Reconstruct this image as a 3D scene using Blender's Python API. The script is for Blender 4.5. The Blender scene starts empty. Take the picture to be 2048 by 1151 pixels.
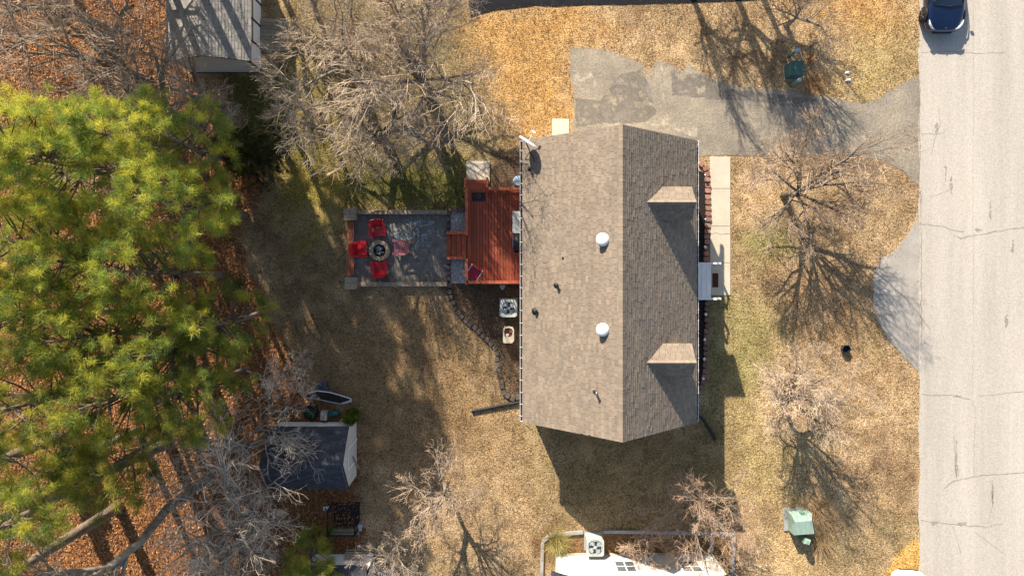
import bpy, math, random
import numpy as np
from mathutils import Vector, Matrix
R = math.radians
PI = math.pi
# ------------------------------------------------------------------ camera, sky, sun
F, H, NX, NY = 1365.0, 34.0, 1014.0, 528.0           # focal length in photo pixels, flying height, nadir pixel
sc = bpy.context.scene
col = sc.collection
cd = bpy.data.cameras.new('camera'); cam = bpy.data.objects.new('camera', cd); col.objects.link(cam)
cam.location = (0, 0, H); cam.rotation_euler = (0, 0, 0)
cd.sensor_width = 36; cd.lens = F / 2048 * 36
cd.shift_x = (1024 - NX) / 2048; cd.shift_y = -(575.5 - NY) / 2048
cd.clip_end = 3000; cd.clip_start = 0.1
sc.camera = cam
SUNV = Vector((-0.728, 1.69, 1.0)).normalized()        # towards the sun, from the shadows of eave and dormer
EL = math.asin(SUNV.z); AZ = math.atan2(SUNV.x, SUNV.y)
w = bpy.data.worlds.new('World'); sc.world = w; w.use_nodes = True
nt = w.node_tree; sky = nt.nodes.new('ShaderNodeTexSky'); sky.sky_type = 'NISHITA'; sky.sun_disc = False
sky.sun_elevation = EL; sky.sun_rotation = AZ % (2 * PI)
bg = nt.nodes['Background']; bg.inputs[1].default_value = 0.09
nt.links.new(sky.outputs[0], bg.inputs[0])
sd = bpy.data.lights.new('sun', 'SUN'); sd.energy = 5.0; sd.angle = R(0.55); sd.color = (1.0, 0.90, 0.76)
sun = bpy.data.objects.new('sun', sd); col.objects.link(sun); sun.location = (-20, 40, 60)
sun.rotation_euler = SUNV.to_track_quat('Z', 'Y').to_euler()
sc.view_settings.view_transform = 'Standard'; sc.view_settings.look = 'None'
sc.view_settings.exposure = 1.22; sc.view_settings.gamma = 1.0

def S(z): return F / (H - z)
def P(px, py, z=0.0):                                   # photo pixel at height z -> world point
    s = S(z); return Vector(((px - NX) / s, (NY - py) / s, z))
def PX(px, z=0.0): return (px - NX) / S(z)
def PY(py, z=0.0): return (NY - py) / S(z)
rng = np.random.default_rng(7)
rnd = random.Random(11)

# ------------------------------------------------------------------ materials
MATS = {}
def mat(name, c1, c2=None, scale=6.0, rough=0.85, bump=0.0, bscale=None, metal=0.0, attr=False, spec=0.3,
        coat=0.0, transl=0.0, fine=None, stretch=None, ragged=None):
    m = bpy.data.materials.new(name); m.use_nodes = True
    n = m.node_tree.nodes; l = m.node_tree.links; b = n['Principled BSDF']
    b.inputs['Roughness'].default_value = rough; b.inputs['Metallic'].default_value = metal
    b.inputs['Specular IOR Level'].default_value = spec
    if coat: b.inputs['Coat Weight'].default_value = coat; b.inputs['Coat Roughness'].default_value = 0.06
    geo = n.new('ShaderNodeNewGeometry'); vec = geo.outputs['Position']
    if stretch:
        mp = n.new('ShaderNodeMapping'); mp.inputs['Scale'].default_value = stretch
        l.new(vec, mp.inputs[0]); vec = mp.outputs[0]
    c2 = c2 or tuple(x * 0.8 for x in c1)
    nz = n.new('ShaderNodeTexNoise'); nz.inputs['Scale'].default_value = scale; nz.inputs['Detail'].default_value = 6
    nz.inputs['Roughness'].default_value = 0.65; l.new(vec, nz.inputs['Vector'])
    cr = n.new('ShaderNodeValToRGB'); cr.color_ramp.elements[0].position = 0.32; cr.color_ramp.elements[1].position = 0.68
    cr.color_ramp.elements[0].color = (*c2, 1); cr.color_ramp.elements[1].color = (*c1, 1)
    l.new(nz.outputs[0], cr.inputs[0]); out = cr.outputs[0]
    if fine:
        n2 = n.new('ShaderNodeTexNoise'); n2.inputs['Scale'].default_value = fine[0]; n2.inputs['Detail'].default_value = 3
        l.new(geo.outputs['Position'], n2.inputs['Vector'])
        mr = n.new('ShaderNodeMapRange'); mr.inputs[1].default_value = 0.3; mr.inputs[2].default_value = 0.7
        mr.inputs[3].default_value = 1 - fine[1]; mr.inputs[4].default_value = 1 + fine[1]
        l.new(n2.outputs[0], mr.inputs[0])
        mx = n.new('ShaderNodeMix'); mx.data_type = 'RGBA'; mx.blend_type = 'MULTIPLY'; mx.inputs[0].default_value = 1
        l.new(out, mx.inputs[6]); l.new(mr.outputs[0], mx.inputs[7]); out = mx.outputs[2]
    if attr:
        at = n.new('ShaderNodeAttribute'); at.attribute_name = 'Col'
        mx = n.new('ShaderNodeMix'); mx.data_type = 'RGBA'; mx.blend_type = 'MULTIPLY'; mx.inputs[0].default_value = 1
        l.new(out, mx.inputs[6]); l.new(at.outputs['Color'], mx.inputs[7]); out = mx.outputs[2]
    l.new(out, b.inputs['Base Color'])
    if bump:
        n3 = n.new('ShaderNodeTexNoise'); n3.inputs['Scale'].default_value = bscale or scale * 4; n3.inputs['Detail'].default_value = 5
        l.new(vec, n3.inputs['Vector'])
        bp = n.new('ShaderNodeBump'); bp.inputs['Strength'].default_value = 1.0; bp.inputs['Distance'].default_value = bump
        l.new(n3.outputs[0], bp.inputs['Height']); l.new(bp.outputs[0], b.inputs['Normal'])
    if transl:
        tr = n.new('ShaderNodeBsdfTranslucent'); l.new(out, tr.inputs[0])
        ms = n.new('ShaderNodeMixShader'); ms.inputs[0].default_value = transl
        l.new(b.outputs[0], ms.inputs[1]); l.new(tr.outputs[0], ms.inputs[2])
        l.new(ms.outputs[0], n['Material Output'].inputs['Surface'])
    if ragged:
        n4 = n.new('ShaderNodeTexNoise'); n4.inputs['Scale'].default_value = ragged; n4.inputs['Detail'].default_value = 6; n4.inputs['Roughness'].default_value = .7
        l.new(geo.outputs['Position'], n4.inputs['Vector'])
        m4 = n.new('ShaderNodeMapRange'); m4.inputs[1].default_value = .40; m4.inputs[2].default_value = .58; l.new(n4.outputs[0], m4.inputs[0])
        tp = n.new('ShaderNodeBsdfTransparent'); ms = n.new('ShaderNodeMixShader'); l.new(m4.outputs[0], ms.inputs[0])
        l.new(tp.outputs[0], ms.inputs[1]); l.new(b.outputs[0], ms.inputs[2]); l.new(ms.outputs[0], n['Material Output'].inputs['Surface'])
    MATS[name] = m
    return m
W1 = (1, 1, 1)
mat('ground', W1, (.66, .63, .58), 1.1, 0.95, 0.06, 14, attr=True, spec=0.05, fine=(13, .5))
mat('grass', W1, (.7, .68, .62), 3, 0.8, attr=True, spec=0.1, transl=0.25)
mat('leaf', W1, (.8, .75, .7), 5, 0.7, attr=True, spec=0.2, transl=0.1)
mat('road', (.45, .404, .345), (.36, .322, .275), 0.8, 0.9, 0.008, 50, fine=(22, .2), spec=0.15, stretch=(1.0, .07, 1.0))
mat('apron', (.37, .335, .29), (.28, .255, .22), 1.0, 0.9, 0.006, 60, fine=(24, .16), spec=0.15)
mat('driveway', (.31, .262, .195), (.18, .158, .128), 0.6, 0.9, 0.01, 30, fine=(14, .3), spec=0.15)
mat('new_asphalt', (.018, .019, .022), (.012, .012, .014), 2, 0.9, 0.006, 60, fine=(40, .25), spec=0.08)
mat('crack', (.27, .235, .19), (.17, .145, .115), 8, 0.95)
mat('concrete', (.53, .465, .36), (.44, .385, .30), 1.5, 0.9, 0.003, 60, fine=(26, .1), spec=0.15)
mat('mulch', (.024, .019, .016), (.010, .008, .007), 12, 0.95, 0.05, 25)
mat('bedsoil', (.085, .060, .042), (.03, .022, .017), 4, 0.95, 0.05, 20, fine=(26, .4))
mat('shingle', W1, (.86, .86, .86), 1.2, 0.92, 0.0, 70, attr=True, fine=(40, .16), spec=0.1)
mat('white_paint', (.78, .78, .76), (.70, .70, .69), 3, 0.55)
mat('white_pvc', (.74, .75, .76), (.66, .67, .68), 3, 0.45)
mat('gutter_in', (.10, .06, .045), (.05, .03, .025), 9, 0.9)
mat('brick_wall', (.30, .14, .10), (.22, .10, .07), 8, 0.9)
mat('siding', (.70, .66, .58), (.62, .58, .50), 4, 0.7)
mat('black_trim', (.012, .012, .014), (.008, .008, .01), 3, 0.6)
mat('deck', (.33, .078, .038), (.25, .058, .03), 1.6, 0.7, 0.004, 30, attr=True, stretch=(6, .6, 6), fine=(18, .12))
mat('deck_trim', (.40, .098, .045), (.32, .076, .036), 2, 0.7, 0.003, 30)
mat('paver', W1, (.8, .8, .8), 6, 0.9, 0.004, 60, attr=True, fine=(50, .2), spec=0.15)
mat('capstone', (.31, .245, .17), (.22, .175, .125), 5, 0.9, 0.006, 40, fine=(40, .2))
mat('edge_stone', (.25, .13, .095), (.18, .095, .07), 6, 0.9, 0.008, 40, attr=True, fine=(40, .2))
mat('joint', (.055, .05, .045), (.035, .032, .03), 8, 0.95)
mat('chalk', (.50, .56, .60), (.28, .35, .39), 8, 0.95)
mat('chalk_teal', (.12, .42, .48), (.08, .26, .32), 8, 0.95)
mat('gravel', W1, (.7, .7, .7), 9, 0.9, attr=True)
mat('chair_red', (.46, .012, .022), (.38, .010, .018), 4, 0.42)
mat('chair_sky_pink', (.40, .17, .17), (.33, .12, .13), 4, 0.5)  # red plastic with the sky's pinkish reflection put into its colour
mat('log_ash', (.42, .43, .43), (.10, .10, .10), 7, 0.95, 0.02, 20)
mat('ash', (.09, .07, .055), (.03, .025, .02), 9, 0.95, 0.03, 25)
mat('ac_grey', (.40, .43, .41), (.33, .36, .35), 4, 0.55)
mat('ac_dark', (.030, .042, .038), (.02, .03, .026), 5, 0.6)
mat('ac_blade', (.42, .46, .48), (.34, .38, .40), 5, 0.4)
mat('beige', (.52, .45, .34), (.45, .38, .28), 4, 0.6)
mat('rust', (.36, .11, .02), (.14, .035, .01), 9, 0.8, 0.02, 20)
mat('black_plastic', (.016, .017, .02), (.010, .011, .013), 5, 0.5)
mat('dark_rubber', (.02, .02, .021), (.013, .013, .014), 12, 0.9, 0.01, 40)
mat('mat_brown', (.085, .025, .016), (.05, .016, .011), 14, 0.95, 0.01, 40)
mat('bark', (.21, .175, .135), (.10, .082, .062), 7, 0.95, 0.03, 18)
mat('bark_grey', (.30, .255, .20), (.15, .125, .10), 4, 0.95, 0.02, 18)
mat('twig', (.40, .325, .245), (.26, .205, .155), 1.2, 0.9, attr=True)
mat('pine_limb', (.15, .115, .085), (.08, .06, .045), 3, 0.95)
mat('pine_bark', (.24, .19, .145), (.12, .09, .065), 6, 0.95, 0.03, 14)
mat('needle', W1, (.86, .88, .8), 2, 0.55, attr=True, spec=0.25, transl=0.48)
mat('shed_roof', W1, (.85, .85, .85), 3, 0.92, 0.0, 60, attr=True, fine=(50, .2))
mat('shed_white', (.62, .61, .57), (.52, .51, .47), 3, 0.75, fine=(12, .08))
mat('shed_grey', (.56, .56, .54), (.47, .47, .45), 3, 0.75)
mat('old_wood', (.33, .28, .20), (.20, .17, .12), 5, 0.9, 0.006, 30, attr=True, fine=(40, .2))
mat('grey_timber', (.34, .33, .31), (.24, .23, .215), 4, 0.9, 0.006, 30)
mat('util_green', (.055, .115, .105), (.04, .09, .082), 4, 0.55)
mat('util_pale', (.27, .36, .295), (.18, .27, .225), 2.5, 0.6, stretch=(4, 1, 1))
mat('post_green', (.12, .22, .16), (.10, .19, .14), 4, 0.5)
mat('paint_navy', (.006, .018, .06), (.005, .015, .05), 2, 0.25, metal=0.4, coat=1.0, spec=0.5)
mat('paint_white', (.78, .78, .77), (.74, .74, .73), 2, 0.35, coat=0.8, spec=0.5)
mat('car_glass', (.012, .03, .045), (.010, .025, .038), 2, 0.06, spec=0.8, coat=1.0)
mat('rim', (.30, .30, .31), (.22, .22, .23), 8, 0.35, metal=0.8)
mat('lamp_lens', (.62, .66, .70), (.5, .55, .6), 6, 0.15, spec=0.7, coat=1.0)
mat('chrome', (.6, .62, .64), (.5, .52, .55), 3, 0.25, metal=1.0)
mat('window_glass', (.13, .15, .15), (.08, .095, .10), 2, 0.12, spec=0.8)
mat('net', (.06, .045, .034), (.035, .027, .021), 6, 0.9)
mat('white_tube', (.62, .64, .70), (.52, .54, .60), 6, 0.5)
mat('hose_green', (.03, .13, .06), (.02, .09, .04), 6, 0.5)
mat('teal', (.02, .16, .15), (.015, .11, .11), 6, 0.45)
mat('pet_grey', (.36, .34, .30), (.28, .26, .23), 6, 0.7)
mat('tarp', (.020, .016, .015), (.012, .010, .010), 5, 0.8, 0.02, 8)
mat('fabric_pink', (.50, .03, .07), (.40, .02, .05), 6, 0.8)
mat('fabric_grey', (.12, .13, .16), (.08, .09, .11), 6, 0.8)
mat('dish', (.66, .68, .70), (.60, .62, .64), 4, 0.5)
mat('table_grey', (.46, .46, .44), (.40, .40, .38), 3, 0.6)
mat('lid_blue', (.30, .42, .56), (.25, .36, .5), 4, 0.5)
M = MATS

# ------------------------------------------------------------------ mesh helpers
def np_mesh(name, V, Fc, m, parent=None, colr=None, smooth=False):
    V = np.ascontiguousarray(V, np.float32); Fc = np.ascontiguousarray(Fc, np.int32); k = Fc.shape[1]
    me = bpy.data.meshes.new(name)
    me.vertices.add(len(V)); me.vertices.foreach_set('co', V.ravel())
    me.loops.add(Fc.size); me.loops.foreach_set('vertex_index', Fc.ravel())
    me.polygons.add(len(Fc)); me.polygons.foreach_set('loop_start', np.arange(0, Fc.size, k, dtype=np.int32))
    me.polygons.foreach_set('loop_total', np.full(len(Fc), k, np.int32))
    me.polygons.foreach_set('use_smooth', np.full(len(Fc), bool(smooth)))
    me.update(calc_edges=True); me.validate()
    if colr is not None:
        a = me.color_attributes.new('Col', 'FLOAT_COLOR', 'POINT')
        c = np.ones((len(V), 4), np.float32); c[:, :3] = colr; a.data.foreach_set('color', c.ravel())
    me.materials.append(M[m])
    o = bpy.data.objects.new(name, me); col.objects.link(o); o.parent = parent
    return o
class MB:
    def __init__(s): s.v = []; s.f = []; s.c = []; s.mi = []; s.cur = (1, 1, 1)
    def add(s, vs, fs, c=None):
        b = len(s.v); s.v += [tuple(x) for x in vs]; s.f += [tuple(b + i for i in f) for f in fs]
        s.c += [c or s.cur] * len(vs); return s
    def box(s, c, d, rz=0.0, rx=0.0, ry=0.0, taper=1.0):
        x, y, z = d[0] / 2, d[1] / 2, d[2] / 2
        m = Matrix.Translation(c) @ Matrix.Rotation(rz, 4, 'Z') @ Matrix.Rotation(ry, 4, 'Y') @ Matrix.Rotation(rx, 4, 'X')
        vs = [m @ Vector(p) for p in ((-x, -y, -z), (x, -y, -z), (x, y, -z), (-x, y, -z),
              (-x * taper, -y * taper, z), (x * taper, -y * taper, z), (x * taper, y * taper, z), (-x * taper, y * taper, z))]
        return s.add(vs, [(0, 3, 2, 1), (4, 5, 6, 7), (0, 1, 5, 4), (1, 2, 6, 5), (2, 3, 7, 6), (3, 0, 4, 7)])
    def bb(s, x0, x1, y0, y1, z0, z1): return s.box(((x0 + x1) / 2, (y0 + y1) / 2, (z0 + z1) / 2), (abs(x1 - x0), abs(y1 - y0), abs(z1 - z0)))
    def prism(s, poly, z0, z1, inset=0.0):
        n = len(poly); cx = sum(p[0] for p in poly) / n; cy = sum(p[1] for p in poly) / n
        vs = [(p[0], p[1], z0) for p in poly]
        vs += [(p[0] + (cx - p[0]) * inset, p[1] + (cy - p[1]) * inset, z1) for p in poly]
        fs = [tuple(range(n - 1, -1, -1)), tuple(range(n, 2 * n))] + [(i, (i + 1) % n, n + (i + 1) % n, n + i) for i in range(n)]
        return s.add(vs, fs)
    def beam(s, a, b, wd, ht):
        a = Vector(a); b = Vector(b); d = b - a; L = d.length
        q = d.to_track_quat('Y', 'Z').to_matrix().to_4x4(); q.translation = (a + b) / 2
        x, y, z = wd / 2, L / 2, ht / 2
        vs = [q @ Vector(p) for p in ((-x, -y, -z), (x, -y, -z), (x, y, -z), (-x, y, -z), (-x, -y, z), (x, -y, z), (x, y, z), (-x, y, z))]
        return s.add(vs, [(0, 3, 2, 1), (4, 5, 6, 7), (0, 1, 5, 4), (1, 2, 6, 5), (2, 3, 7, 6), (3, 0, 4, 7)])
    def tube(s, pts, r, n=8, cap=True):
        pts = [Vector(p) for p in pts]; rs = r if isinstance(r, (list, tuple)) else [r] * len(pts)
        rings = []; up = Vector((0, 0, 1)); prev = None
        for i, p in enumerate(pts):
            t = (pts[min(i + 1, len(pts) - 1)] - pts[max(i - 1, 0)]).normalized()
            a = prev - t * prev.dot(t) if prev else (up.cross(t) if abs(t.z) < .95 else Vector((1, 0, 0)).cross(t))
            a.normalize(); prev = a; b = t.cross(a)
            rings.append([p + (a * math.cos(2 * PI * k / n) + b * math.sin(2 * PI * k / n)) * rs[i] for k in range(n)])
        fs = []
        for i in range(len(pts) - 1):
            for k in range(n): fs.append((i * n + k, i * n + (k + 1) % n, (i + 1) * n + (k + 1) % n, (i + 1) * n + k))
        if cap: fs += [tuple(range(n - 1, -1, -1)), tuple(range((len(pts) - 1) * n, len(pts) * n))]
        return s.add([v for rg in rings for v in rg], fs)
    def lathe(s, prof, n=20, c=(0, 0, 0), cap=True, sx=1.0, sy=1.0):
        vs = [(c[0] + r * sx * math.cos(2 * PI * k / n), c[1] + r * sy * math.sin(2 * PI * k / n), c[2] + z) for r, z in prof for k in range(n)]
        fs = []
        for i in range(len(prof) - 1):
            for k in range(n): fs.append((i * n + k, i * n + (k + 1) % n, (i + 1) * n + (k + 1) % n, (i + 1) * n + k))
        if cap: fs += [tuple(range(n - 1, -1, -1)), tuple(range((len(prof) - 1) * n, len(prof) * n))]
        return s.add(vs, fs)
    def build(s, name, m, parent=None, smooth=False, sub=0):
        me = bpy.data.meshes.new(name); me.from_pydata(s.v, [], s.f); me.validate()
        a = me.color_attributes.new('Col', 'FLOAT_COLOR', 'POINT')
        if len(me.vertices) == len(s.v):
            a.data.foreach_set('color', np.array([(*c, 1) for c in s.c], np.float32).ravel())
        me.materials.append(M[m])
        if smooth: me.polygons.foreach_set('use_smooth', np.ones(len(me.polygons), bool))
        o = bpy.data.objects.new(name, me); col.objects.link(o); o.parent = parent
        if sub:
            md = o.modifiers.new('sub', 'SUBSURF'); md.levels = sub; md.render_levels = sub
        return o
def tag(o, label, cat, group=None):
    o['label'] = label; o['category'] = cat
    if group: o['group'] = group
    return o
def thing(name, label, cat, loc=(0, 0, 0), rz=0.0, group=None):
    o = bpy.data.objects.new(name, None); o.empty_display_size = 0.2; col.objects.link(o)
    o.location = loc; o.rotation_euler = (0, 0, rz)
    return tag(o, label, cat, group)
def struct(o): o['kind'] = 'structure'; return o
def stuff(o): o['kind'] = 'stuff'; return o
def piece(src, name, parent, loc=(0, 0, 0), rz=0.0):    # another copy of a small piece, sharing its mesh
    o = src.copy(); o.name = name; col.objects.link(o); o.parent = parent; o.location = loc; o.rotation_euler = (0, 0, rz)
    return o
def copy_tree(o, parent=None):
    c = o.copy(); col.objects.link(c); c.parent = parent
    for ch in o.children: copy_tree(ch, c)
    return c

# ------------------------------------------------------------------ noise and masks over the ground
_tab = rng.random((256, 256))
def vnoise(x, y, sc_, seed=0):
    x = np.asarray(x) / sc_ + seed * 17.3 + 500; y = np.asarray(y) / sc_ + seed * 9.1 + 500
    xi = np.floor(x).astype(int); yi = np.floor(y).astype(int); fx = x - xi; fy = y - yi
    fx = fx * fx * (3 - 2 * fx); fy = fy * fy * (3 - 2 * fy)
    g = lambda a, b: _tab[a % 256, b % 256]
    return (g(xi, yi) * (1 - fx) + g(xi + 1, yi) * fx) * (1 - fy) + (g(xi, yi + 1) * (1 - fx) + g(xi + 1, yi + 1) * fx) * fy
def fbm(x, y, sc_, seed=0): return .55 * vnoise(x, y, sc_, seed) + .3 * vnoise(x, y, sc_ / 2.3, seed + 1) + .15 * vnoise(x, y, sc_ / 5, seed + 2)
def sdist(poly, x, y):                                   # signed distance in metres, positive inside
    d = np.full(x.shape, 1e9); ins = np.zeros(x.shape, bool); n = len(poly)
    for i in range(n):
        ax, ay = poly[i]; bx, by = poly[(i + 1) % n]; ex, ey = bx - ax, by - ay
        t = np.clip(((x - ax) * ex + (y - ay) * ey) / (ex * ex + ey * ey + 1e-12), 0, 1)
        d = np.minimum(d, np.hypot(x - ax - t * ex, y - ay - t * ey))
        c = ((ay > y) != (by > y)) & (x < (bx - ax) * (y - ay) / (by - ay + 1e-12) + ax); ins ^= c
    return np.where(ins, d, -d)
def wp(pts, z=0.0): return [(PX(a, z), PY(b, z)) for a, b in pts]
DRIVE = wp([(1137, 100), (1165, 95), (1200, 98), (1225, 105), (1262, 118), (1288, 134), (1298, 152), (1306, 130), (1325, 122), (1345, 134),
            (1370, 143), (1379, 130), (1405, 145), (1425, 160), (1470, 170), (1520, 178), (1580, 182), (1650, 192), (1720, 208), (1760, 196),
            (1790, 176), (1815, 160), (1841, 150), (1841, 374), (1812, 350), (1785, 330), (1755, 318), (1700, 312), (1600, 309), (1540, 313),
            (1460, 312), (1400, 311), (1380, 330), (1160, 330), (1145, 262), (1150, 185), (1140, 150)])
APRON = wp([(1841, 428), (1815, 470), (1790, 500), (1760, 518), (1749, 545), (1745, 600), (1755, 640), (1780, 682), (1810, 715), (1841, 747)])
NDRIVE = wp([(933, -160), (937, 0), (941, 35), (965, 28), (990, 21), (1030, 17), (1070, 11), (1100, 14), (1150, 11), (1250, 9), (1350, 7), (1480, 2), (1700, -14), (1841, -25), (1841, -160)])
ROADX = PX(1838)
LITTER = wp([(-400, -300), (330, -300), (345, 40), (380, 150), (410, 200), (450, 250), (500, 300), (530, 370), (490, 430), (470, 450), (475, 490), (500, 560), (535, 620), (570, 700),
             (592, 760), (625, 800), (705, 845), (715, 960), (700, 1000), (715, 1080), (690, 1200), (690, 1500), (-400, 1500)])
BEDB = wp([(880, 575), (895, 590), (908, 612), (940, 645), (975, 680), (998, 705), (1003, 740), (1008, 790), (1060, 797), (1060, 300), (985, 305), (980, 372), (935, 420), (880, 420)])
PATCHES = [
    (wp([(470, 420), (560, 400), (640, 480), (720, 590), (760, 800), (700, 1000), (720, 860), (620, 800), (540, 640)]), 1.6, 1.5, (.19, .125, .068), .85),  # bare soil, darkened further for the shadows lying on it
   
    (wp([(560, -40), (930, -40), (955, 110), (1010, 250), (1030, 330), (930, 430), (700, 400), (600, 200)]), 1.4, 1.0, (.23, .185, .095), .9),  # grey olive ground with the yard trees' own shadows mixed into its colour
     # (polygon, feather m, noise m, albedo, weight)
    (wp([(940, 25), (1150, 0), (1200, 60), (1140, 100), (1145, 262), (1060, 290), (1030, 250), (950, 110)]), 1.2, 1.0, (.52, .315, .125), .95),
    (wp([(1640, -60), (1760, -60), (1790, 60), (1720, 80), (1640, 40)]), 1.0, .8, (.52, .31, .12), .9),
    (wp([(540, 170), (700, 170), (760, 330), (920, 330), (900, 425), (690, 425), (620, 470), (560, 400), (545, 340)]), 1.2, 1.2, (.27, .215, .05), .95),
    (wp([(700, 335), (905, 320), (930, 420), (700, 420)]), .7, .8, (.115, .12, .036), .8),
    (wp([(440, 150), (560, 130), (600, 290), (545, 345), (500, 300)]), .5, .5, (.13, .125, .035), .9),  # green darkened in the outline of the shed's cast shadow
    (wp([(1440, 590), (1500, 590), (1560, 640), (1570, 700), (1500, 820), (1450, 820)]), .8, .8, (.31, .27, .11), .8),
    (wp([(1410, 590), (1450, 590), (1450, 960), (1380, 960), (1400, 800)]), .5, .5, (.20, .185, .085), .85),  # painted shade: band of house shadow along the front eave
    (wp([(1450, 820), (1600, 900), (1600, 1010), (1450, 1010)]), 1.5, 1.2, (.40, .31, .14), .8),
    (wp([(1490, 440), (1580, 440), (1590, 500), (1520, 520), (1480, 490)]), .6, .7, (.31, .28, .11), .8),
    (wp([(1690, 660), (1760, 660), (1760, 720), (1700, 730)]), .6, .6, (.32, .27, .12), .8),
    (wp([(1080, 850), (1450, 850), (1450, 1060), (1120, 1060)]), .8, .8, (.24, .18, .09), .8),  # gable end's cast shadow painted into the lawn colour
    (wp([(1700, 60), (1830, 100), (1800, 160), (1720, 200), (1690, 150)]), 1.0, .8, (.42, .32, .14), .8),
    (wp([(1560, 1090), (1600, 1060), (1640, 1130), (1600, 1180), (1560, 1180)]), .6, .5, (.55, .40, .20), .8),
    (wp([(1842, 1077), (1824, 1082), (1795, 1105), (1770, 1150), (1770, 1220), (1850, 1220)]), .12, .15, (.60, .385, .13), 1.0),
    (wp([(1560, 540), (1720, 540), (1760, 660), (1790, 760), (1700, 820), (1620, 720)]), 1.0, .9, (.40, .26, .14), .7),
    (wp([(1060, 1070), (1480, 1066), (1480, 1120), (1060, 1120)]), .2, .3, (.21, .12, .055), .85),
    (wp([(700, 590), (900, 580), (1000, 700), (1000, 900), (700, 1000), (600, 700)]), 2.0, 1.5, (.28, .185, .095), .9),  # tree shade on the back lawn put into a browner colour
    (wp([(1010, 690), (1040, 690), (1040, 770), (1012, 770)]), .4, .4, (.24, .15, .04), .8),
]
LAWN = np.array((.45, .318, .180))
def ground_colour(x, y):
    n0 = fbm(x, y, 3.5, 1); n1 = fbm(x, y, 1.1, 4); n2 = fbm(x, y, .55, 14)
    c = LAWN[None, :] * (0.74 + 0.52 * n0)[:, None]
    sl = np.clip((fbm(x, y, 1.7, 21) - .60) * 6, 0, 1)[:, None] * .55
    c = c * (1 - sl) + np.array((.25, .16, .09)) * sl
    c = c * (.66 + .68 * n2)[:, None]
    g = np.clip((fbm(x, y, 5.0, 9) - .55) * 5, 0, 1)[:, None] * .45
    c = c * (1 - g) + np.array((.31, .25, .115)) * g
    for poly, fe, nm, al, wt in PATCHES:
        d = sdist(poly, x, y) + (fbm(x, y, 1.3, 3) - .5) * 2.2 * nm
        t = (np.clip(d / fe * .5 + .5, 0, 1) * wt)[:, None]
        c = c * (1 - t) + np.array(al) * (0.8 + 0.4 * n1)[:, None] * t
    d = sdist(LITTER, x, y) + (fbm(x, y, 1.0, 6) - .5) * 1.4
    t = np.clip(d / .8 + .5, 0, 1)[:, None]
    lit = np.array((.30, .135, .052)) * (0.65 + 0.7 * n1)[:, None]
    c = c * (1 - t) + lit * t
    d = sdist(BEDB, x, y) + (fbm(x, y, .7, 8) - .5) * .5
    t = np.clip(d / .25 + .5, 0, 1)[:, None] * .95
    bed = np.array((.12, .083, .056)) * (0.5 + 1.0 * n1)[:, None]
    return c * (1 - t) + bed * t
# ground sheet, dense where the photograph looks, sparse to the horizon
gx = np.concatenate([[-1500, -500, -200, -90, -50], np.arange(-34, 34.01, .22), [50, 90, 200, 500, 1500]])
gy = np.concatenate([[-1500, -500, -200, -90, -40], np.arange(-22, 22.01, .22), [40, 90, 200, 500, 1500]])
XX, YY = np.meshgrid(gx, gy); nx_, ny_ = len(gx), len(gy)
GV = np.stack([XX.ravel(), YY.ravel(), np.zeros(XX.size)], 1)
ii = np.arange(nx_ * ny_).reshape(ny_, nx_)
GF = np.stack([ii[:-1, :-1], ii[:-1, 1:], ii[1:, 1:], ii[1:, :-1]], -1).reshape(-1, 4)
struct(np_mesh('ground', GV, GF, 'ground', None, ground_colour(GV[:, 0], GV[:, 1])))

def sheet(name, poly, z, m, parent=None, jag=0.0):
    pts = []
    for i in range(len(poly)):
        a = Vector(poly[i]); b = Vector(poly[(i + 1) % len(poly)]); k = max(1, int((b - a).length / .25)) if jag else 1
        for j in range(k):
            p = a.lerp(b, j / k); pts.append((p.x + rnd.uniform(-jag, jag), p.y + rnd.uniform(-jag, jag)))
    mb = MB(); mb.prism(pts, z - .03, z); return mb.build(name, m, parent)
road_poly = [(ROADX + .04 * math.sin(y * 1.7) + .03 * math.sin(y * 4.1), y) for y in np.arange(-60, 60.1, .5)]
road_poly = [(40, -60)] + road_poly[:0] + [(29.5, -60), (29.5, 60)] + road_poly[::-1] if False else road_poly + [(29.5, 60), (29.5, -60)]
road_o = struct(sheet('road', road_poly, .022, 'road'))
def stain(name, poly, z, m, parent):
    pts = []; q = wp(poly)
    for i in range(len(q)):
        a = Vector(q[i]); b = Vector(q[(i + 1) % len(q)]); k = max(1, int((b - a).length / .2))
        for j in range(k): p = a.lerp(b, j / k); pts.append((p.x + rnd.uniform(-.05, .05), p.y + rnd.uniform(-.05, .05), z))
    return MB().add(pts, [tuple(range(len(pts)))]).build(name, m, parent)
drive_o = struct(sheet('driveway', DRIVE, .014, 'driveway', None, .07))
mat('sandy', (.40, .345, .265), (.29, .25, .195), 2.5, 0.95, 0.006, 40, fine=(18, .25), ragged=2.2); mat('dark_seal', (.205, .18, .15), (.15, .132, .11), 1.6, 0.9, 0.006, 40, fine=(18, .2), ragged=1.3)
stain('stain', [(1143, 150), (1160, 140), (1182, 144), (1194, 160), (1190, 182), (1166, 190), (1148, 186)], .0175, 'sandy', drive_o)
stain('stain', [(1322, 128), (1328, 150), (1326, 190), (1333, 220), (1346, 246), (1338, 250), (1326, 226), (1321, 190), (1318, 150)], .0175, 'sandy', drive_o)
stain('stain', [(1340, 232), (1380, 242), (1400, 262), (1396, 276), (1345, 262), (1300, 252)], .0195, 'sandy', drive_o)
stain('stain', [(1358, 170), (1364, 172), (1363, 184), (1372, 190), (1366, 195), (1358, 188)], .0175, 'sandy', drive_o)
stain('stain', [(1150, 196), (1200, 200), (1240, 150), (1280, 140), (1300, 170), (1312, 230), (1290, 246), (1210, 246), (1152, 254)], .0165, 'dark_seal', drive_o)
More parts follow.
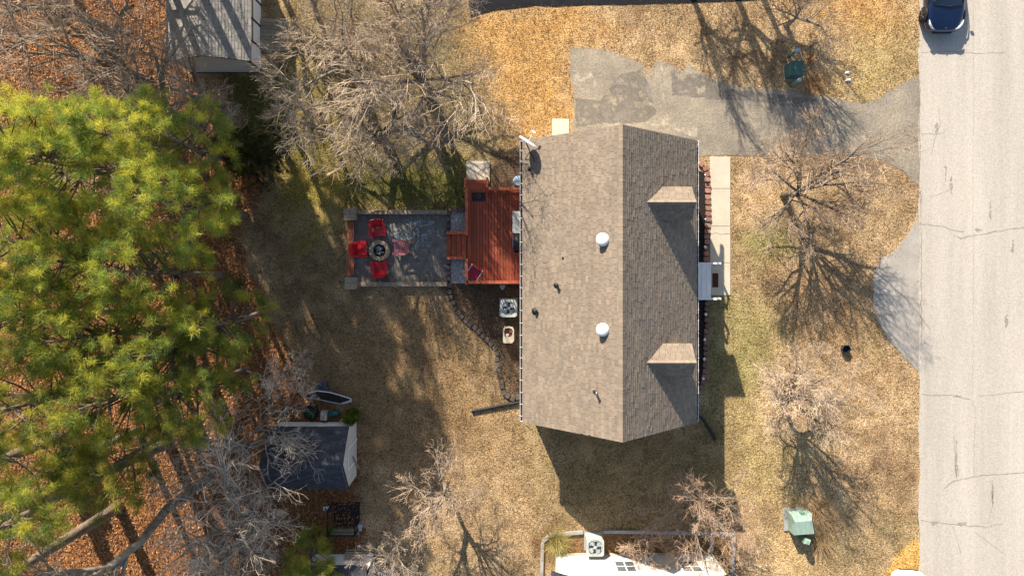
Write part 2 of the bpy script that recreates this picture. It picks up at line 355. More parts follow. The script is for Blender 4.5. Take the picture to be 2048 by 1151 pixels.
stain('stain', [(1340, 140), (1400, 150), (1460, 178), (1560, 190), (1640, 200), (1600, 216), (1500, 202), (1400, 196), (1345, 190)], .0165, 'dark_seal', drive_o)
struct(sheet('driveway_apron', APRON, .014, 'apron', None, .03))
struct(sheet('neighbour_driveway', NDRIVE, .03, 'new_asphalt', None, .02))
def crack(pts, wd, parent, z, m='crack', jit=.03):
    pts = [P(a, b) for a, b in pts]; q = []
    for a, b in zip(pts[:-1], pts[1:]):
        k = max(2, int((b - a).length / .16))
        for j in range(k): p = a.lerp(b, j / k); q.append(Vector((p.x + rnd.uniform(-jit, jit), p.y + rnd.uniform(-jit, jit), z)))
    q.append(Vector((pts[-1].x, pts[-1].y, z)))
    vs = []; fs = []
    for i, p in enumerate(q):
        t = (q[min(i + 1, len(q) - 1)] - q[max(i - 1, 0)]).normalized(); nrm = Vector((-t.y, t.x, 0)); ww = wd * rnd.uniform(.35, 1.2) / 2
        vs += [p + nrm * ww, p - nrm * ww]
        if i: fs.append((2 * i - 2, 2 * i - 1, 2 * i + 1, 2 * i))
    return MB().add(vs, fs).build('crack', m, parent)
for pts, wd in [([(1840, 448), (1880, 452), (1910, 462), (1928, 463)], .05), ([(1905, 470), (1920, 476), (1950, 470), (1990, 463), (2010, 460), (2060, 454)], .055),
                ([(1840, 788), (1880, 790), (1905, 789), (1925, 795), (1940, 798)], .045), ([(1940, 798), (1950, 815), (1948, 870), (1947, 950)], .025),
                ([(1955, 790), (1985, 789), (2010, 786), (2048, 782)], .03), ([(1887, 975), (1910, 960), (1945, 952), (2000, 947), (2060, 943)], .05),
                ([(1842, 1040), (1900, 1047), (1970, 1053), (2005, 1046)], .045), ([(1905, 1050), (1915, 1085), (1922, 1105)], .03),
                ([(1842, 105), (1900, 103), (1960, 108), (2010, 105)], .035), ([(1840, 268), (1870, 268), (1890, 264)], .03), ([(1946, 1060), (1985, 1090), (2012, 1110)], .03),
                ([(1876, 212), (1880, 245), (1870, 275), (1862, 310)], .025), ([(1842, 690), (1842, 500), (1841, 380)], .06), ([(1840, 320), (1838, 240), (1839, 160)], .05),
                ([(1946, -5), (1947, 200), (1945, 420), (1946, 640), (1944, 790)], .018), ([(1980, 960), (1985, 1010), (1975, 1045)], .03),
                ([(1906, 870), (1912, 920), (1917, 955)], .03), ([(1860, 395), (1885, 385), (1900, 378)], .025)]:
    crack(pts, wd * .8, road_o, .0255)

mat('road_stain', (.31, .275, .23), (.25, .22, .185), 5, 0.9, 0.006, 50, fine=(30, .25), ragged=5.0)
for k, (a, b, wd, ln) in enumerate(((1980, 420, 3, 22), (2025, 492, 4, 14), (1912, 915, 3, 40), (1890, 345, 2, 18), (1922, 22, 6, 8), (1985, 985, 3, 30), (1902, 372, 3, 20), (2012, 640, 5, 16), (1868, 1046, 10, 4), (1925, 1046, 12, 4), (1955, 460, 10, 4), (1915, 792, 9, 4), (1872, 255, 4, 14))):
    pl_ = [(a + wd * rnd.uniform(.6, 1.1) * math.cos(t), b + ln * rnd.uniform(.6, 1.1) * math.sin(t)) for t in np.linspace(0, 2 * PI, 11)[:-1]]
    stain('stain', pl_, .0245 + .0001 * k, 'road_stain', road_o)
# ------------------------------------------------------------------ roofs of shingles
def shingles(name, parent, O, u, v, Lu, Lv, palette, m='shingle', tab=.27, ex=.128, th=.012, clip=None, seed=1, dark=1.0):
    r = random.Random(seed); u = Vector(u).normalized(); v = Vector(v).normalized(); n = u.cross(v).normalized()
    if n.z < 0: n = -n
    vs = []; fs = []; cs = []; i = 0; vv = 0.0
    while vv < Lv - .02:
        uu = -r.random() * tab; top = min(vv + ex * 1.05, Lv)
        while uu < Lu:
            wd = tab * r.uniform(.75, 1.25); a = max(uu + .006, 0); b = min(uu + wd - .006, Lu)
            if b - a > .02 and (clip is None or clip((a + b) / 2, (vv + top) / 2)):
                h = .003 + th * r.uniform(.5, 1.5); jv = r.uniform(-.004, .006); k = len(vs); v0 = max(vv + jv, 0) if vv > 0 else vv - .02
                pa, pb = O + u * a + v * v0, O + u * b + v * v0; pc, pd = O + u * b + v * top, O + u * a + v * top
                vs += [pa, pb, pa + n * h, pb + n * h, pc + n * .002, pd + n * .002, pc, pd]
                fs += [(k, k + 1, k + 3, k + 2), (k + 2, k + 3, k + 4, k + 5), (k + 1, k + 6, k + 4, k + 3), (k + 7, k, k + 2, k + 5)]
                c = r.choice(palette); t = r.uniform(.86, 1.12) * dark; cs += [[x * t for x in c]] * 8
            uu += wd
        vv += ex
    return stuff(np_mesh(name, np.array([tuple(p) for p in vs]), np.array(fs), m, parent, np.array(cs)))
TAN = [(.248, .200, .150), (.234, .19, .145), (.26, .207, .154), (.238, .186, .139), (.226, .186, .147), (.244, .192, .147)]
# ------------------------------------------------------------------ the house
house = thing('house', 'long house with tan shingle gable roof and two front dormers beside the driveway', 'house', (0, 0, 0))
EX0, EX1, RX, EY0, EY1, EZ, RZ = .592, 8.73, 4.66, -7.154, 5.605, 2.9, 6.48
slope = (RZ - EZ) / (RX - EX0)
WX0, WX1, WY0, WY1 = EX0 + .36, EX1 - .36, EY0 + .22, EY1 - .22
mb = MB(); zt = EZ + .36 * slope - .12
mb.add([(WX0, WY0, 0), (WX1, WY0, 0), (WX1, WY1, 0), (WX0, WY1, 0), (WX0, WY0, zt), (WX1, WY0, zt), (WX1, WY1, zt), (WX0, WY1, zt), (RX, WY0, RZ - .15), (RX, WY1, RZ - .15)],
       [(0, 1, 5, 8, 4), (2, 3, 7, 9, 6), (1, 2, 6, 5), (3, 0, 4, 7)])
mb.build('wall', 'siding', house)
roof = MB()
gt = .13                                                  # gutter width, roof deck starts inside it
a0 = EX0 + gt; b0 = EX1 - gt; za = EZ + gt * slope
roof.add([(a0, EY0, za), (RX, EY0, RZ), (b0, EY0, za), (a0, EY1, za), (RX, EY1, RZ), (b0, EY1, za),
          (a0, EY0, za - .16), (RX, EY0, RZ - .16), (b0, EY0, za - .16), (a0, EY1, za - .16), (RX, EY1, RZ - .16), (b0, EY1, za - .16)],
         [(0, 1, 4, 3), (1, 2, 5, 4), (6, 9, 10, 7), (7, 10, 11, 8), (0, 6, 7, 1), (1, 7, 8, 2), (3, 4, 10, 9), (4, 5, 11, 10), (0, 3, 9, 6), (2, 8, 11, 5)])
roof_o = roof.build('roof', 'joint', house)
Lv = math.hypot(RX - a0, RZ - za)
shingles('shingle_field', roof_o, Vector((a0, EY0 - .02, za + .004)), (0, 1, 0), (RX - a0, 0, RZ - za), EY1 - EY0 + .04, Lv, TAN, seed=3)
shingles('shingle_field', roof_o, Vector((b0, EY0 - .02, za + .004)), (0, 1, 0), (RX - b0, 0, RZ - za), EY1 - EY0 + .04, Lv, TAN, seed=4, th=.017)
def ridge_caps(parent, p0, p1, half, drop, pal, m='shingle', step=.15, seed=5):
    r = random.Random(seed); p0 = Vector(p0); p1 = Vector(p1); d = (p1 - p0).normalized(); sd_ = Vector((-d.y, d.x, 0)).normalized(); L = (p1 - p0).length
    vs = []; fs = []; cs = []; t = 0
    while t < L - .01:
        a = p0 + d * t; b = p0 + d * min(t + step * 1.05, L); k = len(vs); h = .024 * r.uniform(.8, 1.2)
        for q, hh in ((a, h), (b, .020)):
            vs += [q - sd_ * half + Vector((0, 0, hh - drop)), q + Vector((0, 0, hh + .012)), q + sd_ * half + Vector((0, 0, hh - drop))]
        vs += [a - sd_ * half + Vector((0, 0, -drop)), a, a + sd_ * half + Vector((0, 0, -drop))]
        fs += [(k, k + 1, k + 4, k + 3), (k + 1, k + 2, k + 5, k + 4), (k + 6, k + 7, k + 1, k), (k + 7, k + 8, k + 2, k + 1)]
        c = r.choice(pal); f = r.uniform(.9, 1.12); cs += [[x * f for x in c]] * 9; t += step
    return stuff(np_mesh('ridge_cap', np.array([tuple(p) for p in vs]), np.array(fs), m, parent, np.array(cs)))
ridge_caps(roof_o, (RX, EY0 - .02, RZ + .005), (RX, EY1 + .02, RZ + .005), .15, .15 * slope, TAN)
for sx, xx in ((1, EX0), (-1, EX1)):
    g = MB(); x0, x1 = (xx, xx + sx * gt)
    g.bb(min(x0, x0 + sx * .016), max(x0, x0 + sx * .016), EY0, EY1, EZ - .12, EZ)           # outer lip
    g.bb(min(x1, x1 - sx * .015), max(x1, x1 - sx * .015), EY0, EY1, EZ - .12, EZ - .005)
    g.bb(min(x0, x1), max(x0, x1), EY0 - .01, EY0 + .01, EZ - .12, EZ - .002); g.bb(min(x0, x1), max(x0, x1), EY1 - .01, EY1 + .01, EZ - .12, EZ - .002)
    go = g.build('gutter', 'white_pvc', house)
    g = MB(); g.bb(min(x0, x1) + .005, max(x0, x1) - .005, EY0 + .01, EY1 - .01, EZ - .125, EZ - .085); g.build('gutter_floor', 'gutter_in', go)
    hsrc = None; yy = EY0 + .25
    while yy < EY1:
        if hsrc is None: hsrc = MB().box((0, 0, 0), (gt + .03, .022, .012)).build('hanger', 'white_pvc', go); hsrc.location = ((x0 + x1) / 2, yy, EZ + .008)
        else: piece(hsrc, 'hanger', go, ((x0 + x1) / 2, yy, EZ + .008))
        yy += .52 * rnd.uniform(.9, 1.1)
for yc in (2.595, -4.12):                                 # dormers
    d = MB(); hw = .705; zr, ze, xf = 5.43, 4.73, 7.93; wy = .52; xw = 7.74
    xb = RX + (RZ - ze) / slope - .4; zb = 3.2
    d.add([(xb, yc - wy, zb), (xw, yc - wy, zb), (xw, yc + wy, zb), (xb, yc + wy, zb), (xb, yc - wy, ze + .1), (xw, yc - wy, ze + .1), (xw, yc + wy, ze + .1), (xb, yc + wy, ze + .1), (xw, yc, zr - .05), (xb, yc, zr - .05)],
          [(0, 1, 5, 4), (1, 2, 6, 8, 5), (2, 3, 7, 6)])
    do = d.build('dormer', 'shed_white', house)
    wn = MB(); wn.bb(xw + .003, xw + .03, yc - .36, yc + .36, 4.0, 4.72); wn.build('window', 'white_paint', do)
    wn = MB(); wn.bb(xw + .02, xw + .04, yc - .29, yc + .29, 4.07, 4.65); wn.build('pane', 'window_glass', do)
    for sgn in (1, -1):
        O = Vector((xf, yc + sgn * hw, ze)); v = Vector((0, -sgn * hw, zr - ze)); Lvd = v.length
        rf = MB(); A = [(5.8, yc, zr), (xf, yc, zr), (xf, yc + sgn * hw, ze), (6.55, yc + sgn * hw, ze)]
        rf.add([Vector(p) for p in A] + [Vector(p) + Vector((0, 0, -.09)) for p in A], [(0, 1, 2, 3), (4, 7, 6, 5), (1, 5, 6, 2), (2, 6, 7, 3)])
        rf.build('dormer_roof', 'joint', do).location.z = -.03
        shingles('shingle_field', do, O, (-1, 0, 0), v, xf - 5.8, Lvd, TAN, seed=int(10 + yc * 3 + sgn), th=.010, dark=.9)
    ridge_caps(do, (xf, yc, zr + .004), (5.85, yc, zr + .004), .1, .1, TAN, seed=int(9 + yc))
def roofz(x): return EZ + (x - EX0) * slope if x < RX else RZ - (x - RX) * slope
def on_roof(px, py):                                      # the point of the back slope seen at this pixel
    z = 4.5
    for _ in range(30): z = roofz((px - NX) / S(z))
    return P(px, py, z)
for px, py, vl in ((1208, 481, 'white domed attic vent nearer the satellite dish end of the ridge'), (1208, 660, 'white domed attic vent nearer the pale metal flue pipe')):
    p = on_roof(px - 4, py - 2); v = thing('roof_vent', vl, 'vent', p, 0, 'white dome vents on the back roof slope')
    MB().lathe([(.20, -.16), (.20, .16), (.20, .20)], 24).build('collar', 'white_pvc', v, True)
    MB().lathe([(.21, .17), (.272, .18), (.278, .215), (.262, .25), (.20, .30), (.10, .325), (.01, .33)], 24).build('cap', 'white_paint', v, True)
    MB().box((0, 0, -.02), (.55, .55, .02), ry=-math.atan(slope)).build('flashing', 'beige', v)
for px, py, hh, rr, mm, lab in ((1060, 338, .28, .05, 'black_plastic', 'black vent pipe on roof beside the satellite dish'), (1113, 570, .25, .06, 'black_plastic', 'black vent pipe with collar alone on the back roof slope'),
                                (1071, 622, .16, .08, 'black_plastic', 'squat black vent cap near the gutter above the air conditioner'), (1191, 783, .34, .05, 'chrome', 'pale metal flue pipe low down on the back roof slope')):
    p = on_roof(px, py); v = thing('vent_pipe', lab, 'pipe', p)
    MB().lathe([(rr * 2.2, -.10), (rr * 1.9, .01), (rr * 1.1, .06)], 14).build('boot', 'black_plastic', v, True)
    MB().lathe([(rr, -.05), (rr, hh), (rr * 1.25, hh), (rr * 1.25, hh + .05), (rr * .6, hh + .07)], 14).build('pipe', mm, v, True)
p = on_roof(1126, 516); MB().box(p + Vector((0, 0, .02)), (.10, .10, .03), ry=-math.atan(slope)).build('roof_patch', 'black_trim', roof_o)
# satellite dish
p = Vector((1.02, 5.02, roofz(1.02))); ds = thing('satellite_dish', 'white oval satellite dish on a mast at the roof corner', 'satellite dish', p)
nrm = Vector((.53, .80, .30)).normalized(); cc = P(1055, 283, 4.0) - p
side = nrm.cross(Vector((0, 0, 1))).normalized(); upv = side.cross(nrm).normalized(); mb = MB(); vs = []; fs = []
for i in range(6):
    rr = .44 * i / 5
    for k in range(24):
        t = 2 * PI * k / 24; vs.append(cc + side * rr * math.cos(t) + upv * rr * .92 * math.sin(t) + nrm * (.07 * (rr / .44) ** 2 - .05))
for i in range(5):
    for k in range(24): fs.append((i * 24 + k, i * 24 + (k + 1) % 24, i * 24 + 24 + (k + 1) % 24, i * 24 + 24 + k))
o = mb.add(vs, fs).build('dish', 'dish', ds, True); md = o.modifiers.new('t', 'SOLIDIFY'); md.thickness = .018
MB().tube([(0, 0, -.03), (0, 0, .35), cc - nrm * .10], .028).build('mast', 'black_plastic', ds)
for q in ((.22, -.45, 0), (-.2, -.3, 0)):
    q = Vector(q); q.z = roofz(p.x + q.x) - p.z; MB().tube([q, (0, 0, .33)], .016, 6).build('strut', 'black_plastic', ds)
arm0 = cc - upv * .36 + nrm * .0; arm1 = cc + nrm * .48 - upv * .12
MB().tube([arm0, arm1], .018, 6).build('arm', 'dish', ds)
MB().beam(arm1 - side * .09, arm1 + side * .09, .08, .08).build('receiver', 'dish', ds)
# front stoop
st = thing('front_stoop', 'white painted board stoop with handrails at the front door', 'porch', (0, 0, 0))
sx0, sx1, sy0, sy1 = WX1, PX(1422, .45), PY(597, .45), PY(525, .45)
nb = 7; bw = (sx1 - sx0) / nb
for k in range(nb): MB().bb(sx0 + k * bw + .006, sx0 + (k + 1) * bw - .006, sy0, sy1, .41, .45).build('board', 'white_paint', st)
MB().bb(sx0, sx1 - .03, sy0 + .03, sy1 - .03, 0, .405).build('skirt', 'white_paint', st)
for yy in (sy0 + .03, sy1 - .03):
    r_ = MB(); r_.bb(sx0, sx1 + .0, yy - .04, yy + .04, 1.27, 1.31); r_.build('handrail', 'white_paint', st)
    MB().beam((sx1, yy, 1.28), (sx1 + .28, yy, 1.0), .07, .05).build('handrail', 'white_paint', st)
    for xx, top in ((sx1 - .04, 1.36), (sx1 + .26, 1.08)): MB().bb(xx - .045, xx + .045, yy - .045, yy + .045, 0, top).build('post', 'white_paint', st)
    for k in range(8): xx = sx0 + .12 + k * .19; MB().bb(xx - .015, xx + .015, yy - .015, yy + .015, .45, 1.27).build('baluster', 'white_paint', st)
tag(MB().bb(PX(1424), PX(1436), PY(574), PY(546), .04, .055).build('doormat', 'mat_brown'), 'dark red brown doormat on the walk before the white stoop', 'doormat')
# front walk and concrete pads
walk = MB().bb(PX(1420) + .01, PX(1460) - .01, PY(589), PY(314), -.06, .028).build('front_walk', 'joint'); struct(walk)
for y0, y1 in ((313, 377), (377, 452), (452, 525), (525, 590)):
    MB().bb(PX(1420), PX(1460), PY(y1) + .01, PY(y0) - .01, -.05, .045).build('slab', 'concrete', walk)
crack([(1420, 466), (1432, 466), (1445, 469), (1460, 467)], .03, walk, .0495)
struct(MB().bb(PX(1104), PX(1138), PY(275), PY(238), -.05, .05).build('concrete_pad', 'concrete'))
struct(MB().bb(PX(933, .12), PX(979, .12), PY(366, .12), PY(322, .12), -.05, .12).build('concrete_pad', 'concrete'))
# mulch bed and edging in front
struct(MB().prism([(WX1 + .01, PY(330)), (PX(1410), PY(345)), (PX(1415), PY(400)), (PX(1412), PY(530)), (PX(1412), PY(600)), (PX(1410), PY(700)), (PX(1406), PY(765)), (PX(1396), PY(788)), (WX1 + .01, PY(788))][::-1], -.02, .05).build('mulch_bed', 'mulch'))
def edging(name, label, path, stone_len, wd, ht, m, tint=(1, 1, 1), jit=.02, top=.85):
    e = thing(name, label, 'edging', (0, 0, 0)); pts = [P(*q) for q in path]; L = [0]
    for a, b in zip(pts[:-1], pts[1:]): L.append(L[-1] + (b - a).length)
    n = max(1, round(L[-1] / stone_len))
    for k in range(n):
        t = (k + .5) / n * L[-1]; i = max(j for j in range(len(L)) if L[j] <= t); i = min(i, len(pts) - 2)
        p = pts[i].lerp(pts[i + 1], (t - L[i]) / (L[i + 1] - L[i])); d = pts[i + 1] - pts[i]; ang = math.atan2(d.y, d.x)
        mb = MB(); f = rnd.uniform(.78, 1.18); mb.cur = (tint[0] * f, tint[1] * f * rnd.uniform(.95, 1.08), tint[2] * f)
        l2 = L[-1] / n / 2 - .008; w2 = wd / 2
        poly = [(-l2, -w2 * .75), (-l2 * .55, -w2), (l2 * .55, -w2), (l2, -w2 * .75), (l2 * .92, w2 * .8), (l2 * .45, w2 * 1.05), (-l2 * .45, w2 * 1.05), (-l2 * .92, w2 * .8)]
        mb.prism(poly, -.03, ht * rnd.uniform(.92, 1.08), 1 - top)
        o = mb.build('stone', m, e); o.location = (p.x + rnd.uniform(-jit, jit), p.y + rnd.uniform(-jit, jit), 0); o.rotation_euler = (rnd.uniform(-.03, .03), rnd.uniform(-.03, .03), ang + rnd.uniform(-.06, .06))
    return e
edging('stone_edging', 'red scalloped stones edging the mulch bed beside the front walk slabs', [(1398, 326), (1408, 333), (1414, 350), (1415, 390), (1416, 430), (1413, 480), (1412, 524)], .285, .28, .14, 'edge_stone', (1.35, 1.3, 1.25))  # tint raised to paint sunlight on this stretch of the red stones
edging('stone_edging', 'shade-toned red stones edging the mulch bed along the shaded front lawn', [(1414, 600), (1413, 650), (1411, 700), (1409, 740), (1405, 768), (1394, 788)], .285, .26, .14, 'edge_stone', (.85, .92, .98))  # duller, cooler tint puts the house shade into these stones
edging('stone_edging', 'long curve of weathered stones edging the soil bed behind the house', [(899, 566), (901, 595), (910, 618), (925, 634), (944, 650), (965, 670), (982, 683), (992, 700), (996, 725), (1000, 752), (1005, 778), (1012, 790), (1026, 796), (1042, 792)],
       .285, .25, .13, 'edge_stone', (.48, .72, .82), .03)
edging('stone_edging', 'short row of grey stones between the patio and the upper gravel bed', [(897, 420), (896, 470)], .30, .25, .16, 'edge_stone', (.62, .80, .92), .02)
edging('stone_edging', 'short row of grey stones between the patio and the lower gravel bed', [(897, 518), (897, 562)], .30, .25, .16, 'edge_stone', (.58, .76, .90), .02)
edging('stone_edging', 'few grey stones closing the top of the upper gravel bed', [(903, 420), (930, 420)], .30, .25, .16, 'edge_stone', (.66, .85, .95), .02)
for k, (a, b) in enumerate(((1407, 353), (1407, 440), (1406, 494), (1407, 627), (1405, 677), (1404, 715), (1402, 754))):
    s_ = thing('solar_light', 'small round solar path light standing in the black mulch bed', 'light', P(a, b, 0), 0, 'solar lights in the mulch bed')
    MB().lathe([(.012, 0), (.012, .30), (.04, .30), (.05, .36), (.075, .37), (.07, .40), (.02, .42)], 12).build('stake', 'chrome', s_, True)

# ------------------------------------------------------------------ deck
dk = thing('deck', 'red stained wooden deck with railings behind the house', 'deck', (0, 0, 0)); DZ = .72
dx0, dx1, dy0, dy1 = PX(936, DZ), WX0, PY(565, DZ), PY(379, DZ)
n = 20; bw = (dx1 - dx0) / n
for k in range(n):
    x0 = dx0 + k * bw; mb = MB(); f = rnd.uniform(.82, 1.15); mb.cur = (f, f * rnd.uniform(.9, 1.1), f)
    mb.bb(x0 + .009, x0 + bw - .009, dy0, dy1, DZ - .035, DZ + rnd.uniform(-.002, .002)).build('board', 'deck', dk)
MB().bb(dx0 + .02, dx1, dy0 + .02, dy1 - .02, DZ - .25, DZ - .045).build('frame', 'joint', dk)
for nm, (a, b, c, d) in {'l': (dx0 - .03, dx0 + .0, dy0, dy1), 'b': (dx0, dx1, dy0 - .035, dy0 - .001)}.items(): MB().bb(a, b, c, d, DZ - .28, DZ - .005).build('fascia', 'deck_trim', dk)
def rail(a, b, z0, z1, parent, bal=.13, posts=(0, 1), cw=.14):
    a = Vector(a); b = Vector(b); n_ = max(2, int((b - a).length / bal))
    MB().beam(a + Vector((0, 0, z1)), b + Vector((0, 0, z1)), cw, .04).build('handrail', 'deck_trim', parent)
    MB().beam(a + Vector((0, 0, z0 + .1)), b + Vector((0, 0, z0 + .1)), .04, .08).build('bottom_rail', 'deck_trim', parent)
    bs = MB().bb(-.02, .02, -.02, .02, 0, z1 - z0 - .1).build('baluster', 'deck_trim', parent)
    for k in range(1, n_):
        p = a.lerp(b, k / n_) + Vector((0, 0, z0 + .08))
        if k == 1: bs.location = p
        else: piece(bs, 'baluster', parent, p)
    for t in posts:
        p = a.lerp(b, t); MB().bb(p.x - .045, p.x + .045, p.y - .045, p.y + .045, 0, z1 + .01).build('post', 'deck_trim', parent)
RT = DZ + .92
lx = PX(933, RT)
rail((lx, PY(376, RT), 0), (lx, PY(468, RT), 0), DZ, RT, dk, posts=(0, .5, 1))
rail((lx, PY(518, RT), 0), (lx, PY(566, RT), 0), DZ, RT, dk)
rail((lx, PY(564, RT), 0), (dx1, PY(564, RT), 0), DZ, RT, dk, posts=(0, .5))
rail((PX(976, RT), PY(377, RT), 0), (dx1, PY(377, RT), 0), DZ, RT, dk, posts=(0, .5))
# steps to the patio
for k in range(4):
    x1 = PX(935) - k * .26; MB().bb(x1 - .25, x1 - .02, PY(514), PY(470), .52 - k * .16, .56 - k * .16).build('tread', 'deck_trim', dk)
    MB().bb(x1 - .012, x1 + .008, PY(514), PY(470), .40 - k * .16, .53 - k * .16).build('riser', 'joint', dk)
for py in (468, 516):
    MB().beam((PX(935), PY(py), RT), (PX(899), PY(py), RT - .55), .14, .04).build('stair_rail', 'deck_trim', dk)
    MB().bb(PX(899) - .045, PX(899) + .045, PY(py) - .045, PY(py) + .045, 0, RT - .54).build('post', 'deck_trim', dk)
    MB().beam((PX(935), PY(py), .45), (PX(897), PY(py), .08), .04, .22).build('stringer', 'deck_trim', dk)
# steps to the concrete pad
for k in range(2):
    y1 = dy1 + .02 + k * .26; MB().bb(PX(936), PX(974), y1, y1 + .25, .52 - k * .2, .56 - k * .2).build('tread', 'deck_trim', dk)
    MB().bb(PX(936), PX(974), y1 + .215, y1 + .24, .38 - k * .2, .515 - k * .2).build('riser', 'deck_trim', dk)
for px in (934, 976):
    MB().beam((PX(px), dy1, RT - .02), (PX(px), dy1 + .5, RT - .40), .10, .04).build('stair_rail', 'deck_trim', dk)
    MB().bb(PX(px) - .045, PX(px) + .045, dy1 + .45, dy1 + .54, 0, RT - .37).build('post', 'deck_trim', dk)
dm = tag(MB().bb(PX(944, DZ), PX(970, DZ), PY(402, DZ), PY(385, DZ), DZ + .002, DZ + .016).build('doormat', 'black_plastic'), 'black doormat with a grey scroll on the red deck', 'doormat')
pts = [(PX(957, DZ) + .10 * t * math.cos(t * 7), PY(393, DZ) + .10 * t * math.sin(t * 7), DZ + .018) for t in np.linspace(.2, 1.4, 20)]
MB().tube(pts, .008, 4).build('scroll', 'fabric_grey', dm)
# table and grill against the wall
tb = thing('patio_table', 'pale rectangular table on the deck against the house wall', 'table', (0, 0, DZ))
tx0, tx1, ty0, ty1 = PX(1025, 1.45), WX0 - .02, PY(466, 1.45), PY(422, 1.45)
MB().bb(tx0, tx1, ty0, ty1, .70, .74).build('tabletop', 'table_grey', tb)
for x in (tx0 + .05, tx1 - .05):
    for y in (ty0 + .05, ty1 - .05): MB().bb(x - .025, x + .025, y - .025, y + .025, 0, .70).build('leg', 'grey_timber', tb)
gr = thing('barbecue_grill', 'black lidded grill beside the pale table on the deck', 'grill', (PX(1036, 1.4), PY(484, 1.4), DZ))
MB().tube([(0, -.36, .72), (0, .36, .72)], .22, 14).build('lid', 'black_plastic', gr, True)
MB().bb(-.21, .21, -.36, .36, .40, .70).build('firebox', 'black_plastic', gr); MB().bb(-.2, .2, -.5, -.38, .66, .70).build('side_shelf', 'black_trim', gr)
MB().tube([(-.25, -.25, .76), (-.25, .25, .76)], .015, 6).build('handle', 'chrome', gr)
for x in (-.17, .17):
    for y in (-.32, .32): MB().bb(x - .02, x + .02, y - .02, y + .02, 0, .40).build('leg', 'black_trim', gr)
# folding chair on the deck
fc = thing('folding_chair', 'folding lawn chair with pink and grey fabric on the deck corner', 'chair', P(948, 547, DZ), R(-33))
MB().bb(-.27, .27, -.28, .18, .40, .415).build('seat', 'fabric_pink', fc)
MB().box((0, .27, .62), (.54, .02, .46), rx=R(-18)).build('backrest', 'fabric_pink', fc)
for y in (-.26, .17): MB().bb(-.28, .28, y - .045, y + .045, .417, .425).build('stripe', 'fabric_grey', fc)
for x in (-.30, .30):
    MB().tube([(x, -.30, .42), (x, -.30, .60), (x, .22, .62), (x, .19, .40), (x, .36, .86)], .02, 6).build('armrest', 'white_tube', fc)
    MB().tube([(x, -.28, 0), (x, .18, .42)], .014, 6).build('leg', 'white_tube', fc); MB().tube([(x, .26, 0), (x, -.28, .42)], .014, 6).build('leg', 'white_tube', fc)
lidb = tag(MB().lathe([(.20, 0), (.24, .38), (.26, .40), (.22, .44), (.02, .47)], 18, P(1036, 364, 0)).build('storage_tub', 'lid_blue'), 'pale blue round tub against the wall beyond the deck railing', 'tub')
stp = thing('stepping_stone', 'grey heart shaped stone on the soil below the deck', 'stone', P(1005, 574))
MB().prism([(0, -.16), (.13, .0), (.14, .09), (.07, .14), (0, .09), (-.07, .14), (-.14, .09), (-.13, .0)], -.01, .06).build('slab', 'ac_grey', stp)

# ------------------------------------------------------------------ patio
PT = .04
px0, px1, py0, py1 = PX(704), PX(896), PY(566), PY(427)
patio = struct(MB().bb(px0, px1, py0, py1, -.05, PT - .012).build('patio', 'joint'))
vs = []; fs = []; cs = []; r = random.Random(5); L_, W_ = .2, .1
def paver(x, y, lx, ly):
    x0, x1 = max(x, px0), min(x + lx, px1); y0, y1 = max(y, py0), min(y + ly, py1)
    if x1 - x0 < .03 or y1 - y0 < .03: return
    k = len(vs); g = .005; z = PT + r.uniform(-.002, .003)
    vs.extend([(x0 + g, y0 + g, PT - .02), (x1 - g, y0 + g, PT - .02), (x1 - g, y1 - g, PT - .02), (x0 + g, y1 - g, PT - .02), (x0 + g, y0 + g, z), (x1 - g, y0 + g, z), (x1 - g, y1 - g, z), (x0 + g, y1 - g, z)])
    fs.extend([(k + 4, k + 5, k + 6, k + 7), (k, k + 1, k + 5, k + 4), (k + 1, k + 2, k + 6, k + 5), (k + 2, k + 3, k + 7, k + 6), (k + 3, k, k + 4, k + 7)])
    c = r.choice([(.20, .18, .15), (.22, .195, .16), (.185, .17, .15), (.23, .195, .15), (.19, .17, .14)]); t = r.uniform(.82, 1.15); cs.extend([[q * t for q in c]] * 8)
W_ = .115; L_ = .23
for a in range(-40, 90):
    for b in range(-40, 60):
        x = px0 + (a + 2 * b) * W_; y = py0 + (a - 2 * b) * W_
        if px0 - .3 < x < px1 + .3 and py0 - .3 < y < py1 + .3:
            paver(x, y, L_, W_); paver(x, y + W_, W_, L_)
stuff(np_mesh('paver_field', np.array(vs), np.array(fs), 'paver', patio, np.array(cs)))
